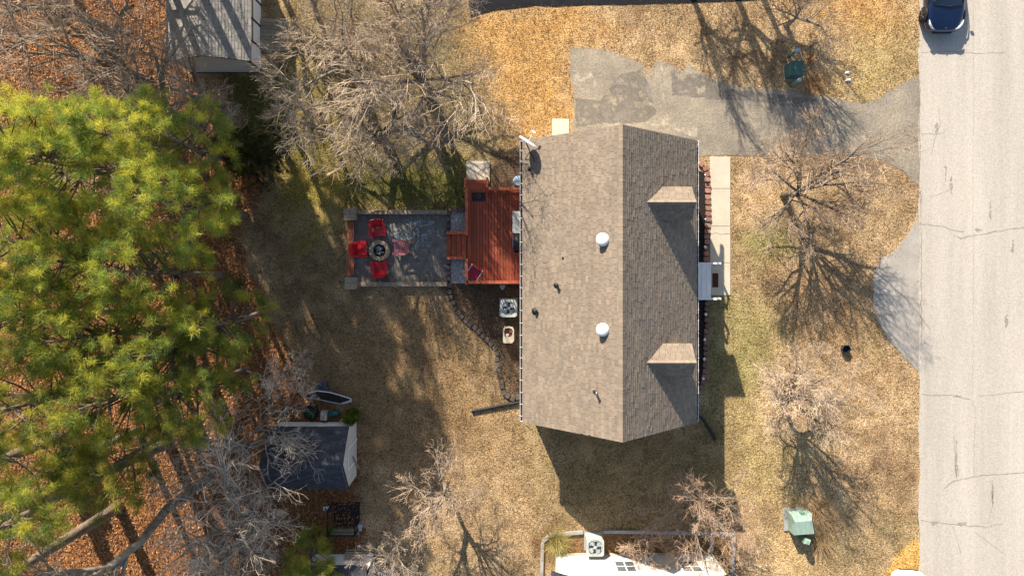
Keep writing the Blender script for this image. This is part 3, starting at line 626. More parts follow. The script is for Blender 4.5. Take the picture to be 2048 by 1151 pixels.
# chalk drawings: scribbles and scattered marks
def chalk_line(pts, wd, m): crack(pts, wd, patio, PT + .0055, m, .012).name = 'chalk_mark'
r = random.Random(4)
for cx, cy, ww, hh, nn, mm in ((800, 468, 26, 10, 3, 'chalk_teal'), (812, 474, 20, 6, 3, 'chalk'), (850, 470, 14, 3, 2, 'chalk'), (790, 455, 22, 14, 4, 'chalk'), (718, 522, 9, 6, 3, 'chalk_teal'), (840, 446, 40, 8, 3, 'chalk')):
    for k in range(nn):
        a0_ = r.uniform(0, 6); pts = [(cx + ww * (.3 + .25 * k) * math.cos(a0_ + t) * r.uniform(.7, 1.1), cy + hh * (.3 + .25 * k) * math.sin(a0_ + t) * r.uniform(.7, 1.1)) for t in np.linspace(0, r.uniform(1.5, 4), 7)]
        chalk_line(pts, .03, mm)
mb = MB()
for k in range(800):
    u_, v_ = r.gauss(825, 34), r.gauss(480, 24)
    if not (768 < u_ < 893 and 436 < v_ < 560) or vnoise(np.array([u_ * .1]), np.array([v_ * .1]), .9, 5)[0] < .45: continue
    p = P(u_, v_); t = r.uniform(0, 6); a, b = r.uniform(.008, .03), r.uniform(.006, .018); c, s__ = math.cos(t), math.sin(t)
    mb.add([(p.x + a * c * i - b * s__ * j, p.y + a * s__ * i + b * c * j, PT + .006) for i, j in ((-1, -1), (1, -.6), (.8, 1), (-1, .7))], [(0, 1, 2, 3)])
stuff(mb.build('chalk_flecks', 'chalk', patio))
# low walls with capstones, piers and the bench
for lab, ya, yb in (('low capped stone wall on the side of the patio towards the mossy lawn', 428, 420), ('low capped stone wall on the side of the patio towards the dry lawn', 572, 564)):
    zz = .30; y0, y1 = PY(ya, zz), PY(yb, zz); xa, xb = PX(709, zz), PX(894, zz)
    wl = thing('patio_wall', lab, 'wall', (0, 0, 0)); n = 16; cw = (xb - xa) / n
    MB().bb(xa, xb, y0 + .02, y1 - .02, 0, zz - .06).build('core', 'capstone', wl)
    for k in range(n):
        mb = MB(); x = xa + k * cw; mb.bb(x + .006, x + cw - .006, y0 + rnd.uniform(-.008, .008), y1 + rnd.uniform(-.008, .008), zz - .055, zz + rnd.uniform(-.004, .006)); mb.build('capstone', 'capstone', wl)
for lab, cx, cy in (('square stone pier at the bench end beside the mossy lawn', 699, 428), ('square stone pier at the bench end beside the dry lawn', 701, 566)):
    zz = .72; c = P(cx, cy, zz); pr = thing('stone_pier', lab, 'pier', (c.x, c.y, 0), R(rnd.uniform(-2, 2)))
    for lv in range(4):
        for sx in (-1, 1):
            for sy in (-1, 1): MB().bb(sx * .136 - .13, sx * .136 + .13, sy * .136 - .13, sy * .136 + .13, lv * .155, lv * .155 + .148).build('block', 'capstone', pr)
    for sx in (-1, 1):
        for sy in (-1, 1): MB().bb(sx * .148 - .143, sx * .148 + .143, sy * .148 - .143, sy * .148 + .143, .625, .70 + rnd.uniform(0, .012)).build('capstone', 'capstone', pr)
bn = thing('slatted_bench', 'long red slatted bench between the two stone piers', 'bench', (0, 0, 0)); y0, y1 = PY(551, .46), PY(442, .46)
for k in range(4):
    x = PX(695, .46) + k * .082; MB().bb(x, x + .05, y0, y1, .42, .46).build('slat', 'deck_trim', bn)
for yy in (y0 + .35, (y0 + y1) / 2, y1 - .35): MB().bb(PX(696, .4), PX(707, .4), yy - .04, yy + .04, 0, .415).build('leg', 'deck_trim', bn)
# fire pit
fp = thing('fire_pit', 'round stone fire pit with charred logs on the patio', 'fire pit', P(761, 501, 0))
n = 14; src = None
for lv in range(2):
    for k in range(n):
        a = 2 * PI * (k + .5 * lv) / n; da = PI / n - .012
        poly = [(.50 * math.cos(a - da), .50 * math.sin(a - da)), (.515 * math.cos(a), .515 * math.sin(a)), (.50 * math.cos(a + da), .50 * math.sin(a + da)), (.32 * math.cos(a + da), .32 * math.sin(a + da)), (.32 * math.cos(a - da), .32 * math.sin(a - da))]
        MB().prism(poly, PT + lv * .15, PT + .145 + lv * .15 + (rnd.uniform(0, .006))).build('block', 'capstone', fp)
MB().lathe([(.32, .05), (.315, .10), (.2, .12), (.01, .13)], 18, cap=False).build('ash_bed', 'ash', fp, True)
for a, b, c in (((-.2, .12, .17), (.05, .2, .2), .045), ((-.15, -.05, .17), (.0, .16, .22), .05), ((-.02, -.02, .18), (.14, .14, .24), .05), ((-.02, -.12, .18), (.2, -.1, .2), .05), ((.02, -.2, .16), (-.2, -.12, .17), .035)):
    MB().tube([a, ((Vector(a) + Vector(b)) / 2 + Vector((0, .015, .01))), b], [c * .9, c, c * .8], 7).build('log', 'log_ash', fp)
# adirondack chairs
def adirondack(m):
    c = thing('adirondack_chair', 'chair', 'chair')
    for k in range(6):
        t = k / 5; MB().box((0, -.33 + t * .46, .385 - t * .09), (.50, .078, .02), rx=R(-11)).build('seat_slat', m, c)
    for k in range(6):
        t = (k - 2.5) / 2.5; L = .74 - .10 * t * t
        a = Vector((t * .20, .14, .27)); b = Vector((t * .27, .14 + L * .42, .27 + L * .88)); MB().beam(a, b, .078, .02).build('back_slat', m, c)
    MB().bb(-.24, .24, .27, .295, .50, .57).build('back_rail', m, c)
    for s_ in (-1, 1):
        MB().prism([(s_ * .27, -.42), (s_ * .42, -.42), (s_ * .43, -.15), (s_ * .38, .30), (s_ * .28, .30)][::s_], .545, .57).build('armrest', m, c)
        MB().bb(s_ * .31 - .035, s_ * .31 + .035, -.38, -.30, 0, .545).build('leg', m, c)
        MB().beam((s_ * .275, -.37, .34), (s_ * .275, .50, .06), .03, .12).build('leg', m, c)
    return c
base_chair = None
for (cx, cy, ang, lab, m) in ((758, 458, 8, 'red adirondack chair between the fire pit and the wall towards the mossy lawn', 'chair_red'), (722, 499, 93, 'red adirondack chair backing onto the slatted bench', 'chair_red'),
                              (762, 538, 183, 'red adirondack chair between the fire pit and the wall towards the dry lawn', 'chair_red'), (805, 495, 270, 'red adirondack chair with a painted pink sky reflection between the fire pit and the deck steps', 'chair_sky_pink')):
    ch = adirondack(m); ch['label'] = lab; ch['group'] = 'adirondack chairs round the fire pit'; ch.location = P(cx, cy, PT); ch.rotation_euler = (0, 0, R(ang)); ch.scale = (.97, .97, 1)
# gravel beds
def scatter_gravel(name, poly, cnt, z, parent=None):
    xs = [p[0] for p in poly]; ys = [p[1] for p in poly]
    x = rng.uniform(min(xs), max(xs), cnt); y = rng.uniform(min(ys), max(ys), cnt); k = sdist(poly, x, y) > 0; x, y = x[k], y[k]; n = len(x)
    s = rng.uniform(.015, .036, n); base = np.array([(1, 0, 0), (-.5, .87, 0), (-.5, -.87, 0), (0, 0, .8)])
    a = rng.uniform(0, 6.28, n); ca, sa = np.cos(a), np.sin(a); V = np.zeros((n, 4, 3))
    for i in range(4):
        bx, by, bz = base[i]; V[:, i, 0] = x + s * (ca * bx - sa * by); V[:, i, 1] = y + s * (sa * bx + ca * by); V[:, i, 2] = z + s * bz * rng.uniform(.7, 1.3, n)
    Fc = (np.arange(n)[:, None, None] * 4 + np.array([[0, 1, 3], [1, 2, 3], [2, 0, 3]])[None]).reshape(-1, 3)
    t = rng.uniform(.25, .85, n); c = np.stack([t, t * .98, t * .95], 1); c = np.repeat(c, 4, 0)
    return stuff(np_mesh(name, V.reshape(-1, 3), Fc, 'gravel', parent, c))
for pl in (wp([(901, 424), (931, 424), (931, 467), (901, 467)]), wp([(901, 518), (931, 518), (931, 566), (901, 566)])):
    b = struct(MB().prism(pl[::-1], -.02, .03).build('gravel_bed', 'bedsoil')); scatter_gravel('gravel', pl, 2600, .028, b)

# ------------------------------------------------------------------ equipment behind the house
def condenser(label, loc, rz, sx, sy, hz, pad):
    a = thing('air_conditioner', label, 'air conditioner', loc, rz)
    MB().bb(-pad / 2, pad / 2, -pad / 2, pad / 2, -.02, .07).build('pad', 'grey_timber', a)
    def rr(hw, hh, rad, n=4):
        out = []
        for qx, qy, a0_ in ((1, 1, 0), (-1, 1, 90), (-1, -1, 180), (1, -1, 270)):
            for k in range(n + 1): t = R(a0_ + 90 * k / n); out.append((qx * (hw - rad) + rad * math.cos(t), qy * (hh - rad) + rad * math.sin(t)))
        return out
    MB().prism(rr(sx / 2 - .02, sy / 2 - .02, .10), .07, hz - .06).build('coil_case', 'ac_grey', a)
    outer = rr(sx / 2, sy / 2, .13); n = len(outer); rad = min(sx, sy) * .43; mb = MB()
    inner = [(rad * math.cos(math.atan2(y, x)), rad * math.sin(math.atan2(y, x))) for x, y in outer]
    mb.add([(x, y, hz - .06) for x, y in outer] + [(x, y, hz) for x, y in outer] + [(x, y, hz) for x, y in inner] + [(x, y, hz - .05) for x, y in inner],
           [(i, (i + 1) % n, n + (i + 1) % n, n + i) for i in range(n)] + [(n + i, n + (i + 1) % n, 2 * n + (i + 1) % n, 2 * n + i) for i in range(n)] + [(2 * n + i, 2 * n + (i + 1) % n, 3 * n + (i + 1) % n, 3 * n + i) for i in range(n)])
    mb.build('top_panel', 'ac_grey', a)
    MB().lathe([(rad * 1.0, hz - .058), (rad * .02, hz - .058)], 20, cap=False).build('fan_well', 'ac_dark', a)
    for k in range(4):
        t = k * PI / 2 + .25; p = [(rad * .16 * math.cos(t), rad * .16 * math.sin(t), hz - .03), (rad * .9 * math.cos(t - .1), rad * .9 * math.sin(t - .1), hz - .04), (rad * .93 * math.cos(t + .5), rad * .93 * math.sin(t + .5), hz - .025), (rad * .8 * math.cos(t + .95), rad * .8 * math.sin(t + .95), hz - .015)]
        MB().add(p, [(0, 1, 2, 3)]).build('fan_blade', 'ac_blade', a)
    MB().lathe([(rad * .2, hz - .05), (rad * .2, hz + .005), (rad * .02, hz + .012)], 12).build('hub', 'ac_blade', a)
    for k in range(10): t = k * PI / 5; MB().tube([(rad * .18 * math.cos(t), rad * .18 * math.sin(t), hz + .004), (rad * math.cos(t), rad * math.sin(t), hz + .004)], .004, 4).build('grille_wire', 'ac_dark', a)
    for q in (.45, .72, .97): MB().tube([(rad * q * math.cos(t), rad * q * math.sin(t), hz + .004) for t in np.linspace(0, 2 * PI, 25)], .005, 4).build('grille_ring', 'ac_dark', a)
    return a
condenser('grey air conditioner with round fan grille on the soil beside the deck', P(1017, 614, 0), 0, .80, .86, .80, .92)
hb = thing('garden_box', 'beige rounded box with an open top holding rusty orange odds and ends', 'box', P(1017, 667, 0))
mb = MB(); out = [(.27 * math.cos(t) if True else 0, 0) for t in ()]
poly = [(-.20, -.40), (.17, -.40), (.27, -.28), (.27, .26), (.20, .38), (0, .42), (-.20, .38), (-.27, .26), (-.27, -.36)]
hole = [(-.20, -.10), (.05, -.14), (.17, -.10), (.215, .05), (.20, .18), (.15, .30), (0, .34), (-.15, .30), (-.21, .18)]
hole = [(-.14, -.10), (.09, -.10), (.18, -.02), (.21, .20), (.15, .31), (0, .345), (-.15, .31), (-.21, .20), (-.20, -.04)]
n = 9
mb.add([(x, y, .0) for x, y in poly] + [(x, y, .58) for x, y in poly] + [(x, y, .60) for x, y in hole] + [(x, y, .40) for x, y in hole],
       [(i, (i + 1) % n, n + (i + 1) % n, n + i) for i in range(n)] + [(n + i, n + (i + 1) % n, 2 * n + (i + 1) % n, 2 * n + i) for i in range(n)] + [(2 * n + i, 2 * n + (i + 1) % n, 3 * n + (i + 1) % n, 3 * n + i) for i in range(n)])
mb.build('body', 'beige', hb)
MB().prism([(x * 1.02, y * 1.02) for x, y in hole], .36, .42).build('filling', 'rust', hb)
for k in range(3): MB().tube([(.0 + (.15 - .03 * k) * math.cos(t), .12 + (.17 - .03 * k) * math.sin(t), .45 + .03 * k) for t in np.linspace(0, 5.2, 16)], .022, 6).build('coil', 'rust', hb)
MB().box((-.06, .0, .50), (.14, .12, .06), rz=.5).build('scrap', 'white_paint', hb); MB().box((.10, .20, .48), (.14, .16, .06), rz=.2).build('scrap', 'grey_timber', hb)
def corr_pipe(label, pts, r0=.075):
    q = []; pts = [Vector(p) for p in pts]; rs = []
    for a, b in zip(pts[:-1], pts[1:]):
        k = max(2, int((b - a).length / .04))
        for j in range(k): q.append(a.lerp(b, j / k)); rs.append(r0 * (1.0 if len(rs) % 2 else .87))
    q.append(pts[-1]); rs.append(r0)
    return tag(MB().tube(q, rs, 10).build('drain_pipe', 'black_plastic'), label, 'pipe')
corr_pipe('straight black drain pipe running from the back corner of the house over the lawn', [P(1046, 803, .12), P(1015, 808, .10), P(980, 815, .09), P(943, 822, .08)])
corr_pipe('curved black corrugated drain pipe on the front lawn by the house corner', [P(1392, 826, .12), P(1404, 836, .10), P(1413, 848, .09), P(1422, 862, .08), P(1431, 878, .08)], .07)

# ------------------------------------------------------------------ sheds
def gable(parent, x0, x1, y0, y1, ze, zr, axis, pal, rm='shed_roof', seed=1, th=.014, tab=.3, ex=.14):
    r_ = MB()
    if axis == 'y':
        xm = (x0 + x1) / 2; A = [(x0, y0, ze), (xm, y0, zr), (x1, y0, ze), (x0, y1, ze), (xm, y1, zr), (x1, y1, ze)]
    else:
        ym = (y0 + y1) / 2; A = [(x0, y1, ze), (x0, ym, zr), (x0, y0, ze), (x1, y1, ze), (x1, ym, zr), (x1, y0, ze)]
    r_.add([Vector(p) for p in A] + [Vector(p) - Vector((0, 0, .10)) for p in A], [(0, 1, 4, 3), (1, 2, 5, 4), (6, 9, 10, 7), (7, 10, 11, 8), (0, 6, 7, 1), (1, 7, 8, 2), (3, 4, 10, 9), (4, 5, 11, 10), (0, 3, 9, 6), (2, 8, 11, 5)])
    ro = r_.build('roof', 'black_trim', parent); A = [Vector(p) for p in A]; up = Vector((0, 0, .004))
    shingles('shingle_field', ro, A[0] + up, A[3] - A[0], A[1] - A[0], (A[3] - A[0]).length, (A[1] - A[0]).length, pal, rm, seed=seed, th=th, tab=tab, ex=ex)
    shingles('shingle_field', ro, A[2] + up, A[5] - A[2], A[1] - A[2], (A[3] - A[0]).length, (A[1] - A[2]).length, pal, rm, seed=seed + 1, th=th, tab=tab, ex=ex)
    ridge_caps(ro, A[1] + up, A[4] + up, .13, .13 * (zr - ze) / ((A[1] - A[0]).xy.length), pal, rm, seed=seed)
    return ro
GREY = [(.27, .255, .23), (.24, .23, .215), (.30, .28, .25), (.25, .24, .22)]
DARK = [(.052, .056, .066), (.044, .048, .058), (.06, .062, .072), (.048, .050, .058)]
s1 = thing('garden_shed', 'grey roofed shed with white panels and black trim beside the leafless tree clump', 'shed', (0, 0, 0))
x0, x1, y0, y1 = PX(380), PX(522), PY(145), PY(145) + 5.4; ze, zr = 2.05, 2.85
mb = MB(); xm = (x0 + x1) / 2
mb.add([(x0, y0, 0), (x1, y0, 0), (x1, y1, 0), (x0, y1, 0), (x0, y0, ze), (x1, y0, ze), (x1, y1, ze), (x0, y1, ze), (xm, y0, zr - .05), (xm, y1, zr - .05)], [(0, 1, 5, 8, 4), (2, 3, 7, 9, 6), (3, 0, 4, 7), (1, 2, 6, 5)])
mb.build('wall', 'shed_grey', s1)
gable(s1, PX(333, ze), PX(501, ze), y0 - .03, y1 + .1, ze - .02, zr, 'y', GREY, seed=21)
pw = 1.08
for k in range(5):
    ya = y0 + .06 + k * pw; MB().bb(x1 + .002, x1 + .03, ya + .07, ya + pw - .03, .10, 1.95).build('wall_panel', 'white_paint', s1)
    MB().bb(x1 + .002, x1 + .045, ya - .04, ya + .06, .05, 1.98).build('trim', 'black_trim', s1)
    if k in (1, 2): MB().bb(x1 + .031, x1 + .05, ya + .07, ya + pw - .03, 1.18, 1.26).build('trim', 'black_trim', s1)
MB().bb(x0 - .01, x1 + .02, y0 - .02, y0 - .002, 0, .06).build('sill', 'black_trim', s1)
rp = thing('wooden_ramp', 'weathered plank ramp leading up to the panelled shed', 'ramp', (0, 0, 0)); n = 9; ya, yb = PY(104), PY(40); bw = (yb - ya) / n
for k in range(n):
    mb = MB(); f = rnd.uniform(.75, 1.2); mb.cur = (f, f, f); mb.beam((x1 + .06, ya + (k + .5) * bw, .20), (PX(575), ya + (k + .5) * bw, .06), bw - .012, .04); mb.build('plank', 'old_wood', rp)

s2 = thing('garden_shed', 'white sided shed with dark shingle roof beside the soccer goal', 'shed', (0, 0, 0))
x0, x1, y0, y1 = PX(562), PX(713), PY(950), PY(843); ze, zr = 2.0, 3.15
mb = MB(); ym = (y0 + y1) / 2
mb.add([(x0, y0, 0), (x1, y0, 0), (x1, y1, 0), (x0, y1, 0), (x0, y0, ze), (x1, y0, ze), (x1, y1, ze), (x0, y1, ze), (x0, ym, zr - .05), (x1, ym, zr - .05)], [(0, 1, 5, 4), (2, 3, 7, 6), (3, 0, 4, 8, 7), (1, 2, 6, 9, 5)])
mb.build('wall', 'shed_white', s2)
for k in range(12): MB().bb(x0, x1 + .006, y1 + .001, y1 + .012, .05 + k * .16, .19 + k * .16).build('siding_board', 'shed_white', s2)
for k in range(12): MB().bb(x1 + .001, x1 + .012, y0, y1 - .002, .05 + k * .16, .19 + k * .16).build('siding_board', 'shed_white', s2)
gable(s2, PX(537, ze), PX(697, ze), PY(976, ze), PY(853, ze), ze - .02, zr, 'x', DARK, seed=31)
MB().bb(x1 + .014, x1 + .03, ym - .45, ym + .45, .1, 1.85).build('door', 'shed_grey', s2)
for yy in (ym - .5, ym + .5): MB().bb(x1 + .014, x1 + .045, yy - .05, yy + .05, .05, 1.95).build('door_trim', 'white_paint', s2)
MB().bb(x1 + .014, x1 + .05, ym - .55, ym + .55, 1.86, 1.96).build('door_trim', 'white_paint', s2)
bd = tag(MB().beam((PX(718), PY(937), 0), (PX(713) + .06, PY(900), 1.1), .10, .05).build('leaning_plank', 'old_wood'), 'weathered plank leaning on the white shed wall', 'plank')

s3 = thing('garden_shed', 'white shed with weathered metal sheets on its roof and a plank deck', 'shed', (0, 0, 0))
x0, x1, y0, y1 = PX(625), PX(750), PY(1107) - 3.0, PY(1107); ze, zr = 2.0, 2.9
mb = MB(); ym = (y0 + y1) / 2
mb.add([(x0, y0, 0), (x1, y0, 0), (x1, y1, 0), (x0, y1, 0), (x0, y0, ze), (x1, y0, ze), (x1, y1, ze), (x0, y1, ze), (x0, ym, zr - .05), (x1, ym, zr - .05)], [(0, 1, 5, 4), (2, 3, 7, 6), (3, 0, 4, 8, 7), (1, 2, 6, 9, 5)])
mb.build('wall', 'shed_white', s3)
gable(s3, x0 - .1, x1 + .02, y0 - .05, PY(1131, ze), ze - .02, zr, 'x', DARK, seed=41)
for k in range(11): MB().bb(x0, x1 - .006, y1 + .001, y1 + .012, .05 + k * .17, .20 + k * .17).build('siding_board', 'white_paint', s3)
MB().bb(x1 + .002, x1 + .03, y1 - .14, y1 + .02, 0, 2.0).build('corner_board', 'black_trim', s3)
pl = thing('wooden_pallet', 'weathered slatted pallet leaning against the white shed', 'pallet', P(713, 1101, 0), R(2))
for k in range(6):
    mb = MB(); f = rnd.uniform(.9, 1.3); mb.cur = (f, f, f); mb.box((0, -.22 + k * .085, .62 - .10 * k + .25), (.92, .075, .02), rx=R(-50)); o = mb.build('slat', 'old_wood', pl)
for x in (-.4, 0, .4): MB().beam((x, .30, .02), (x, -.25, .92), .04, .06).build('rail', 'old_wood', pl)
fd = thing('plank_platform', 'grey plank platform beside the white shed', 'platform', (0, 0, 0))
for k in range(8): MB().bb(PX(754) + k * .12, PX(754) + k * .12 + .11, PY(1180), PY(1134), .02, .14).build('plank', 'grey_timber', fd)
# dark pen south of the white shed
pn = thing('dog_pen', 'black wire pen with dark floor mat between the white shed and the pallet', 'pen', (0, 0, 0))
a, b = P(655, 1020, 1.2), P(709, 1070, 1.2)
MB().bb(a.x, b.x, b.y, a.y, .0, .03).build('floor_mat', 'tarp', pn)
for x in (a.x, b.x):
    for y in (a.y, b.y): MB().bb(x - .03, x + .03, y - .03, y + .03, 0, 1.3).build('post', 'black_trim', pn)
for (q0, q1) in (((a.x, a.y), (b.x, a.y)), ((b.x, a.y), (b.x, b.y)), ((a.x, b.y), (b.x, b.y)), ((a.x, a.y), (a.x, b.y))):
    MB().beam((*q0, 1.22), (*q1, 1.22), .05, .05).build('rail', 'black_trim', pn)
    for k in range(1, 5): MB().beam((*q0, .24 * k), (*q1, .24 * k), .012, .012).build('wire', 'black_trim', pn)
for k in range(2): MB().bb(a.x - .1, b.x, b.y - .22 - .17 * k, b.y - .10 - .17 * k, .05, .14).build('plank', 'old_wood', pn)
# yard things by the white shed
gl = thing('soccer_goal', 'white framed folding goal with dark net lying on the ground', 'goal', (0, 0, 0))
gp = [P(608, 793, .25), P(618, 785, .9), P(634, 781, .9), P(660, 784, .5), P(690, 793, .4), P(702, 797, .45), P(702, 801, .5), P(681, 807, .06), P(655, 802, .06), P(625, 795, .06), P(608, 793, .25)]
for a, b in zip(gp[:-1], gp[1:]): MB().tube([a, b], .028, 6).build('frame_tube', 'white_tube', gl)
mb = MB(); c0 = sum(gp[:-1], Vector()) / 10; c0.z = .05; mb.add([c0] + gp[:-1], [(0, i, i % 10 + 1) for i in range(1, 11)]); o = mb.build('net', 'net', gl)
for a, b in ((gp[1], gp[2]), (gp[6], gp[7])): MB().beam(a, a.lerp(b, .8), .09, .05).build('sleeve', 'white_tube', gl)
cp = thing('camp_chair', 'small dark blue camp chair behind the soccer goal', 'chair', P(649, 771, 0), R(15))
MB().bb(-.22, .22, -.2, .2, .38, .40).build('seat', 'fabric_grey', cp); MB().box((0, .24, .6), (.46, .03, .44), rx=R(-15)).build('backrest', 'fabric_grey', cp)
for x in (-.2, .2):
    for s_ in (-1, 1): MB().tube([(x, .2 * s_, 0), (x, -.2 * s_, .4)], .015, 6).build('leg', 'black_trim', cp)
hs = thing('hose_coil', 'dark tyre filled with coiled green hose beside the pet carrier', 'hose', P(623, 823, 0))
MB().lathe([(.24, .0), (.36, .02), (.38, .12), (.34, .22), (.26, .24), (.22, .14)], 22, cap=False).build('tyre', 'dark_rubber', hs, True)
for k in range(5): MB().tube([((.10 + .03 * k) * math.cos(t + k), (.10 + .03 * k) * math.sin(t + k) * .9, .10 + .025 * k) for t in np.linspace(0, 6.0, 18)], .016, 6).build('hose_loop', 'hose_green', hs)
pc = thing('pet_carrier', 'grey pet carrier with a dark open end by the white shed', 'pet carrier', P(651, 828, 0), R(-4))
MB().box((0, 0, .20), (.34, .50, .40), taper=.86).build('shell', 'pet_grey', pc); MB().box((0, -.262, .20), (.26, .02, .28)).build('door', 'black_plastic', pc); MB().box((0, 0, .42), (.05, .2, .03)).build('handle', 'pet_grey', pc)
bc = thing('teal_barrel', 'small teal barrel lying beside the pet carrier', 'barrel', P(668, 827, .14), R(8))
MB().tube([(-.24, 0, 0), (-.2, 0, 0), (.2, 0, 0), (.24, 0, 0)], [.11, .14, .14, .11], 14).build('drum', 'teal', bc, True); MB().tube([(-.08, 0, 0), (-.05, 0, 0)], .146, 14).build('band', 'black_plastic', bc)
toy = thing('toy_car', 'white and black ride-on toy near the dark pen', 'toy', P(654, 1013, 0), R(4))
MB().box((0, 0, .2), (.30, .18, .12), taper=.8).build('shell', 'white_paint', toy); MB().box((0, 0, .28), (.06, .1, .06)).build('seat', 'black_plastic', toy)
for x in (-.11, .11):
    for y in (-.1, .1): MB().tube([(x, y - .02, .07), (x, y + .02, .07)], .07, 10).build('wheel', 'black_plastic', toy)
fs_ = thing('step_stool', 'small grey folding stool on the grass beside the dark pen', 'stool', P(723, 1048, 0))
MB().bb(-.10, .10, -.16, .16, .38, .41).build('seat', 'ac_blade', fs_)
for x in (-.09, .09):
    for y in (-.14, .14): MB().tube([(x, y, 0), (x, -y * .6, .38)], .012, 6).build('leg', 'ac_blade', fs_)
tag(MB().beam(P(676, 846, .0), P(684, 838, .9), .05, .03).build('garden_stake', 'beige'), 'pale stake leaning at the shed wall by the small green shrub', 'stake')

# ------------------------------------------------------------------ neighbour's house at the road side
nh = thing('neighbour_house', 'white sided house end with two windows and a dark roof', 'house', (0, 0, 0))
x0, x1, y1 = PX(1111), PX(1424), PY(1107); y0 = y1 - 9; ze, zr = 2.62, 5.3; xm = (x0 + x1) / 2
mb = MB(); mb.add([(x0, y0, 0), (x1, y0, 0), (x1, y1, 0), (x0, y1, 0), (x0, y0, ze), (x1, y0, ze), (x1, y1, ze), (x0, y1, ze), (xm, y0, zr - .1), (xm, y1, zr - .1)], [(0, 1, 5, 8, 4), (2, 3, 7, 9, 6), (3, 0, 4, 7), (1, 2, 6, 5)])
mb.build('wall', 'white_paint', nh)
for k in range(14): MB().bb(x0 + .002, x1 - .002, y1 + .001, y1 + .024, .32 + k * .165, .465 + k * .165).build('siding_board', 'shed_white', nh)
MB().bb(x0 - .01, x1 + .01, y1 + .002, y1 + .05, 0, .26).build('foundation', 'beige', nh)
gable(nh, PX(1103, 2.6), PX(1474, 2.6), y0 - .2, PY(1143, 2.6), ze - .05, zr, 'y', DARK, seed=51)
for cx in (PX(1251, 1.6), PX(1381, 1.6)):
    wd = MB(); wd.bb(cx - .52, cx + .52, y1 + .017, y1 + .10, 1.0, 2.2); wo = wd.build('window', 'white_paint', nh)
    for xa in (-.23, .23):
        for za in (1.32, 1.88): MB().bb(cx + xa - .20, cx + xa + .20, y1 + .098, y1 + .104, za - .24, za + .24).build('pane', 'window_glass', wo)
condenser("pale air conditioner beside the neighbour's white wall", P(1186, 1080, 0), 0, .86, .86, .85, .9)
tm = thing('timber_edging', "grey landscape timbers edging the bed beside the neighbour's house", 'edging', (0, 0, 0))
for a, b in (((1083, 1160), (1084, 1120)), ((1084, 1119), (1085, 1084)), ((1086, 1082), (1098, 1070)), ((1099, 1069), (1166, 1063)), ((1206, 1062), (1290, 1063)), ((1291, 1063), (1380, 1065)), ((1381, 1065), (1468, 1068)), ((1468, 1070), (1466, 1115)), ((1466, 1116), (1465, 1160)), ((1422, 1068), (1421, 1106))):
    MB().beam(P(*a, .07), P(*b, .07), .15, .14).build('timber', 'grey_timber', tm)

# ------------------------------------------------------------------ utilities and front yard things
ub = thing('utility_box', 'dark green utility box beside the driveway, two round pedestals by it', 'utility box', P(1582, 145, 0), R(2))
MB().box((0, 0, .02), (.75, .75, .06)).build('pad', 'grey_timber', ub)
MB().box((0, 0, .36), (.68, .68, .62), taper=.94).build('cabinet', 'util_green', ub); MB().box((0, .02, .70), (.72, .72, .06), taper=.92).build('lid', 'util_green', ub); MB().box((-.05, -.35, .4), (.04, .02, .10)).build('latch', 'chrome', ub)
for (a, b, lab, hh) in ((1581, 171, 'round green pedestal post between the dark utility box and the driveway', .95), (1578, 113, 'round grey green pedestal post under the leafless shrub by the dark utility box', .95)):
    v = thing('utility_pedestal', lab, 'post', P(a, b)); d_ = (P(a, b).xy.normalized()) * .0
    lean = Vector((.04, .02, 0))
    MB().tube([(0, 0, -.02), lean * .5 + Vector((0, 0, hh * .5)), lean + Vector((0, 0, hh))], .085, 14).build('post', 'post_green', v, True)
    MB().tube([lean * .93 + Vector((0, 0, hh * .93)), lean * 1.04 + Vector((0, 0, hh * 1.04))], .098, 14).build('cap', 'lid_blue', v, True)
for a, b, lab, sx in ((1694, 146, 'crumpled white paper scrap on the lawn, the upright one', .12), (1696, 161, 'flat striped white scrap of litter on the lawn', .16)):
    v = thing('litter', lab, 'litter', P(a, b)); MB().add([(-sx, -.05, .03), (sx, -.07, .02), (sx * .8, .06, .06), (-sx * .7, .08, .04), (0, 0, .10)], [(0, 1, 4), (1, 2, 4), (2, 3, 4), (3, 0, 4)]).build('sheet', 'white_paint', v)
ut = thing('transformer_box', 'pale green transformer cabinet on its pad among dead grass stalks', 'utility box', P(1594, 1038, 0), R(4))
MB().box((-.10, .05, .03), (1.2, 1.1, .08)).build('pad', 'grey_timber', ut)
MB().add([(-.5, -.45, .08), (.5, -.45, .08), (.5, .5, .08), (-.5, .5, .08), (-.5, -.45, .75), (.5, -.45, .75), (.5, .5, .62), (-.5, .5, .62), (-.42, .2, .78), (.42, .2, .78)],
         [(0, 3, 2, 1), (0, 1, 5, 4), (1, 2, 6, 9, 5), (3, 0, 4, 8, 7), (2, 3, 7, 6), (4, 5, 9, 8), (8, 9, 6, 7)]).build('cabinet', 'util_pale', ut)
MB().box((.05, .52, .55), (.2, .12, .2)).build('conduit_box', 'post_green', ut)
up = thing('utility_pedestal', 'pale green square pedestal beside the pale green transformer', 'post', P(1602, 1071), R(-20))
MB().box((0, 0, .35), (.26, .26, .7)).build('post', 'post_green', up); MB().box((0, 0, .76), (.29, .29, .12), taper=.6).build('cap', 'util_pale', up)
pt = thing('plastic_pot', 'black six sided pot with a pale rim on the front lawn', 'pot', P(1688, 697))
h6 = [(.24 * math.cos(R(60 * k)), .24 * math.sin(R(60 * k))) for k in range(6)]
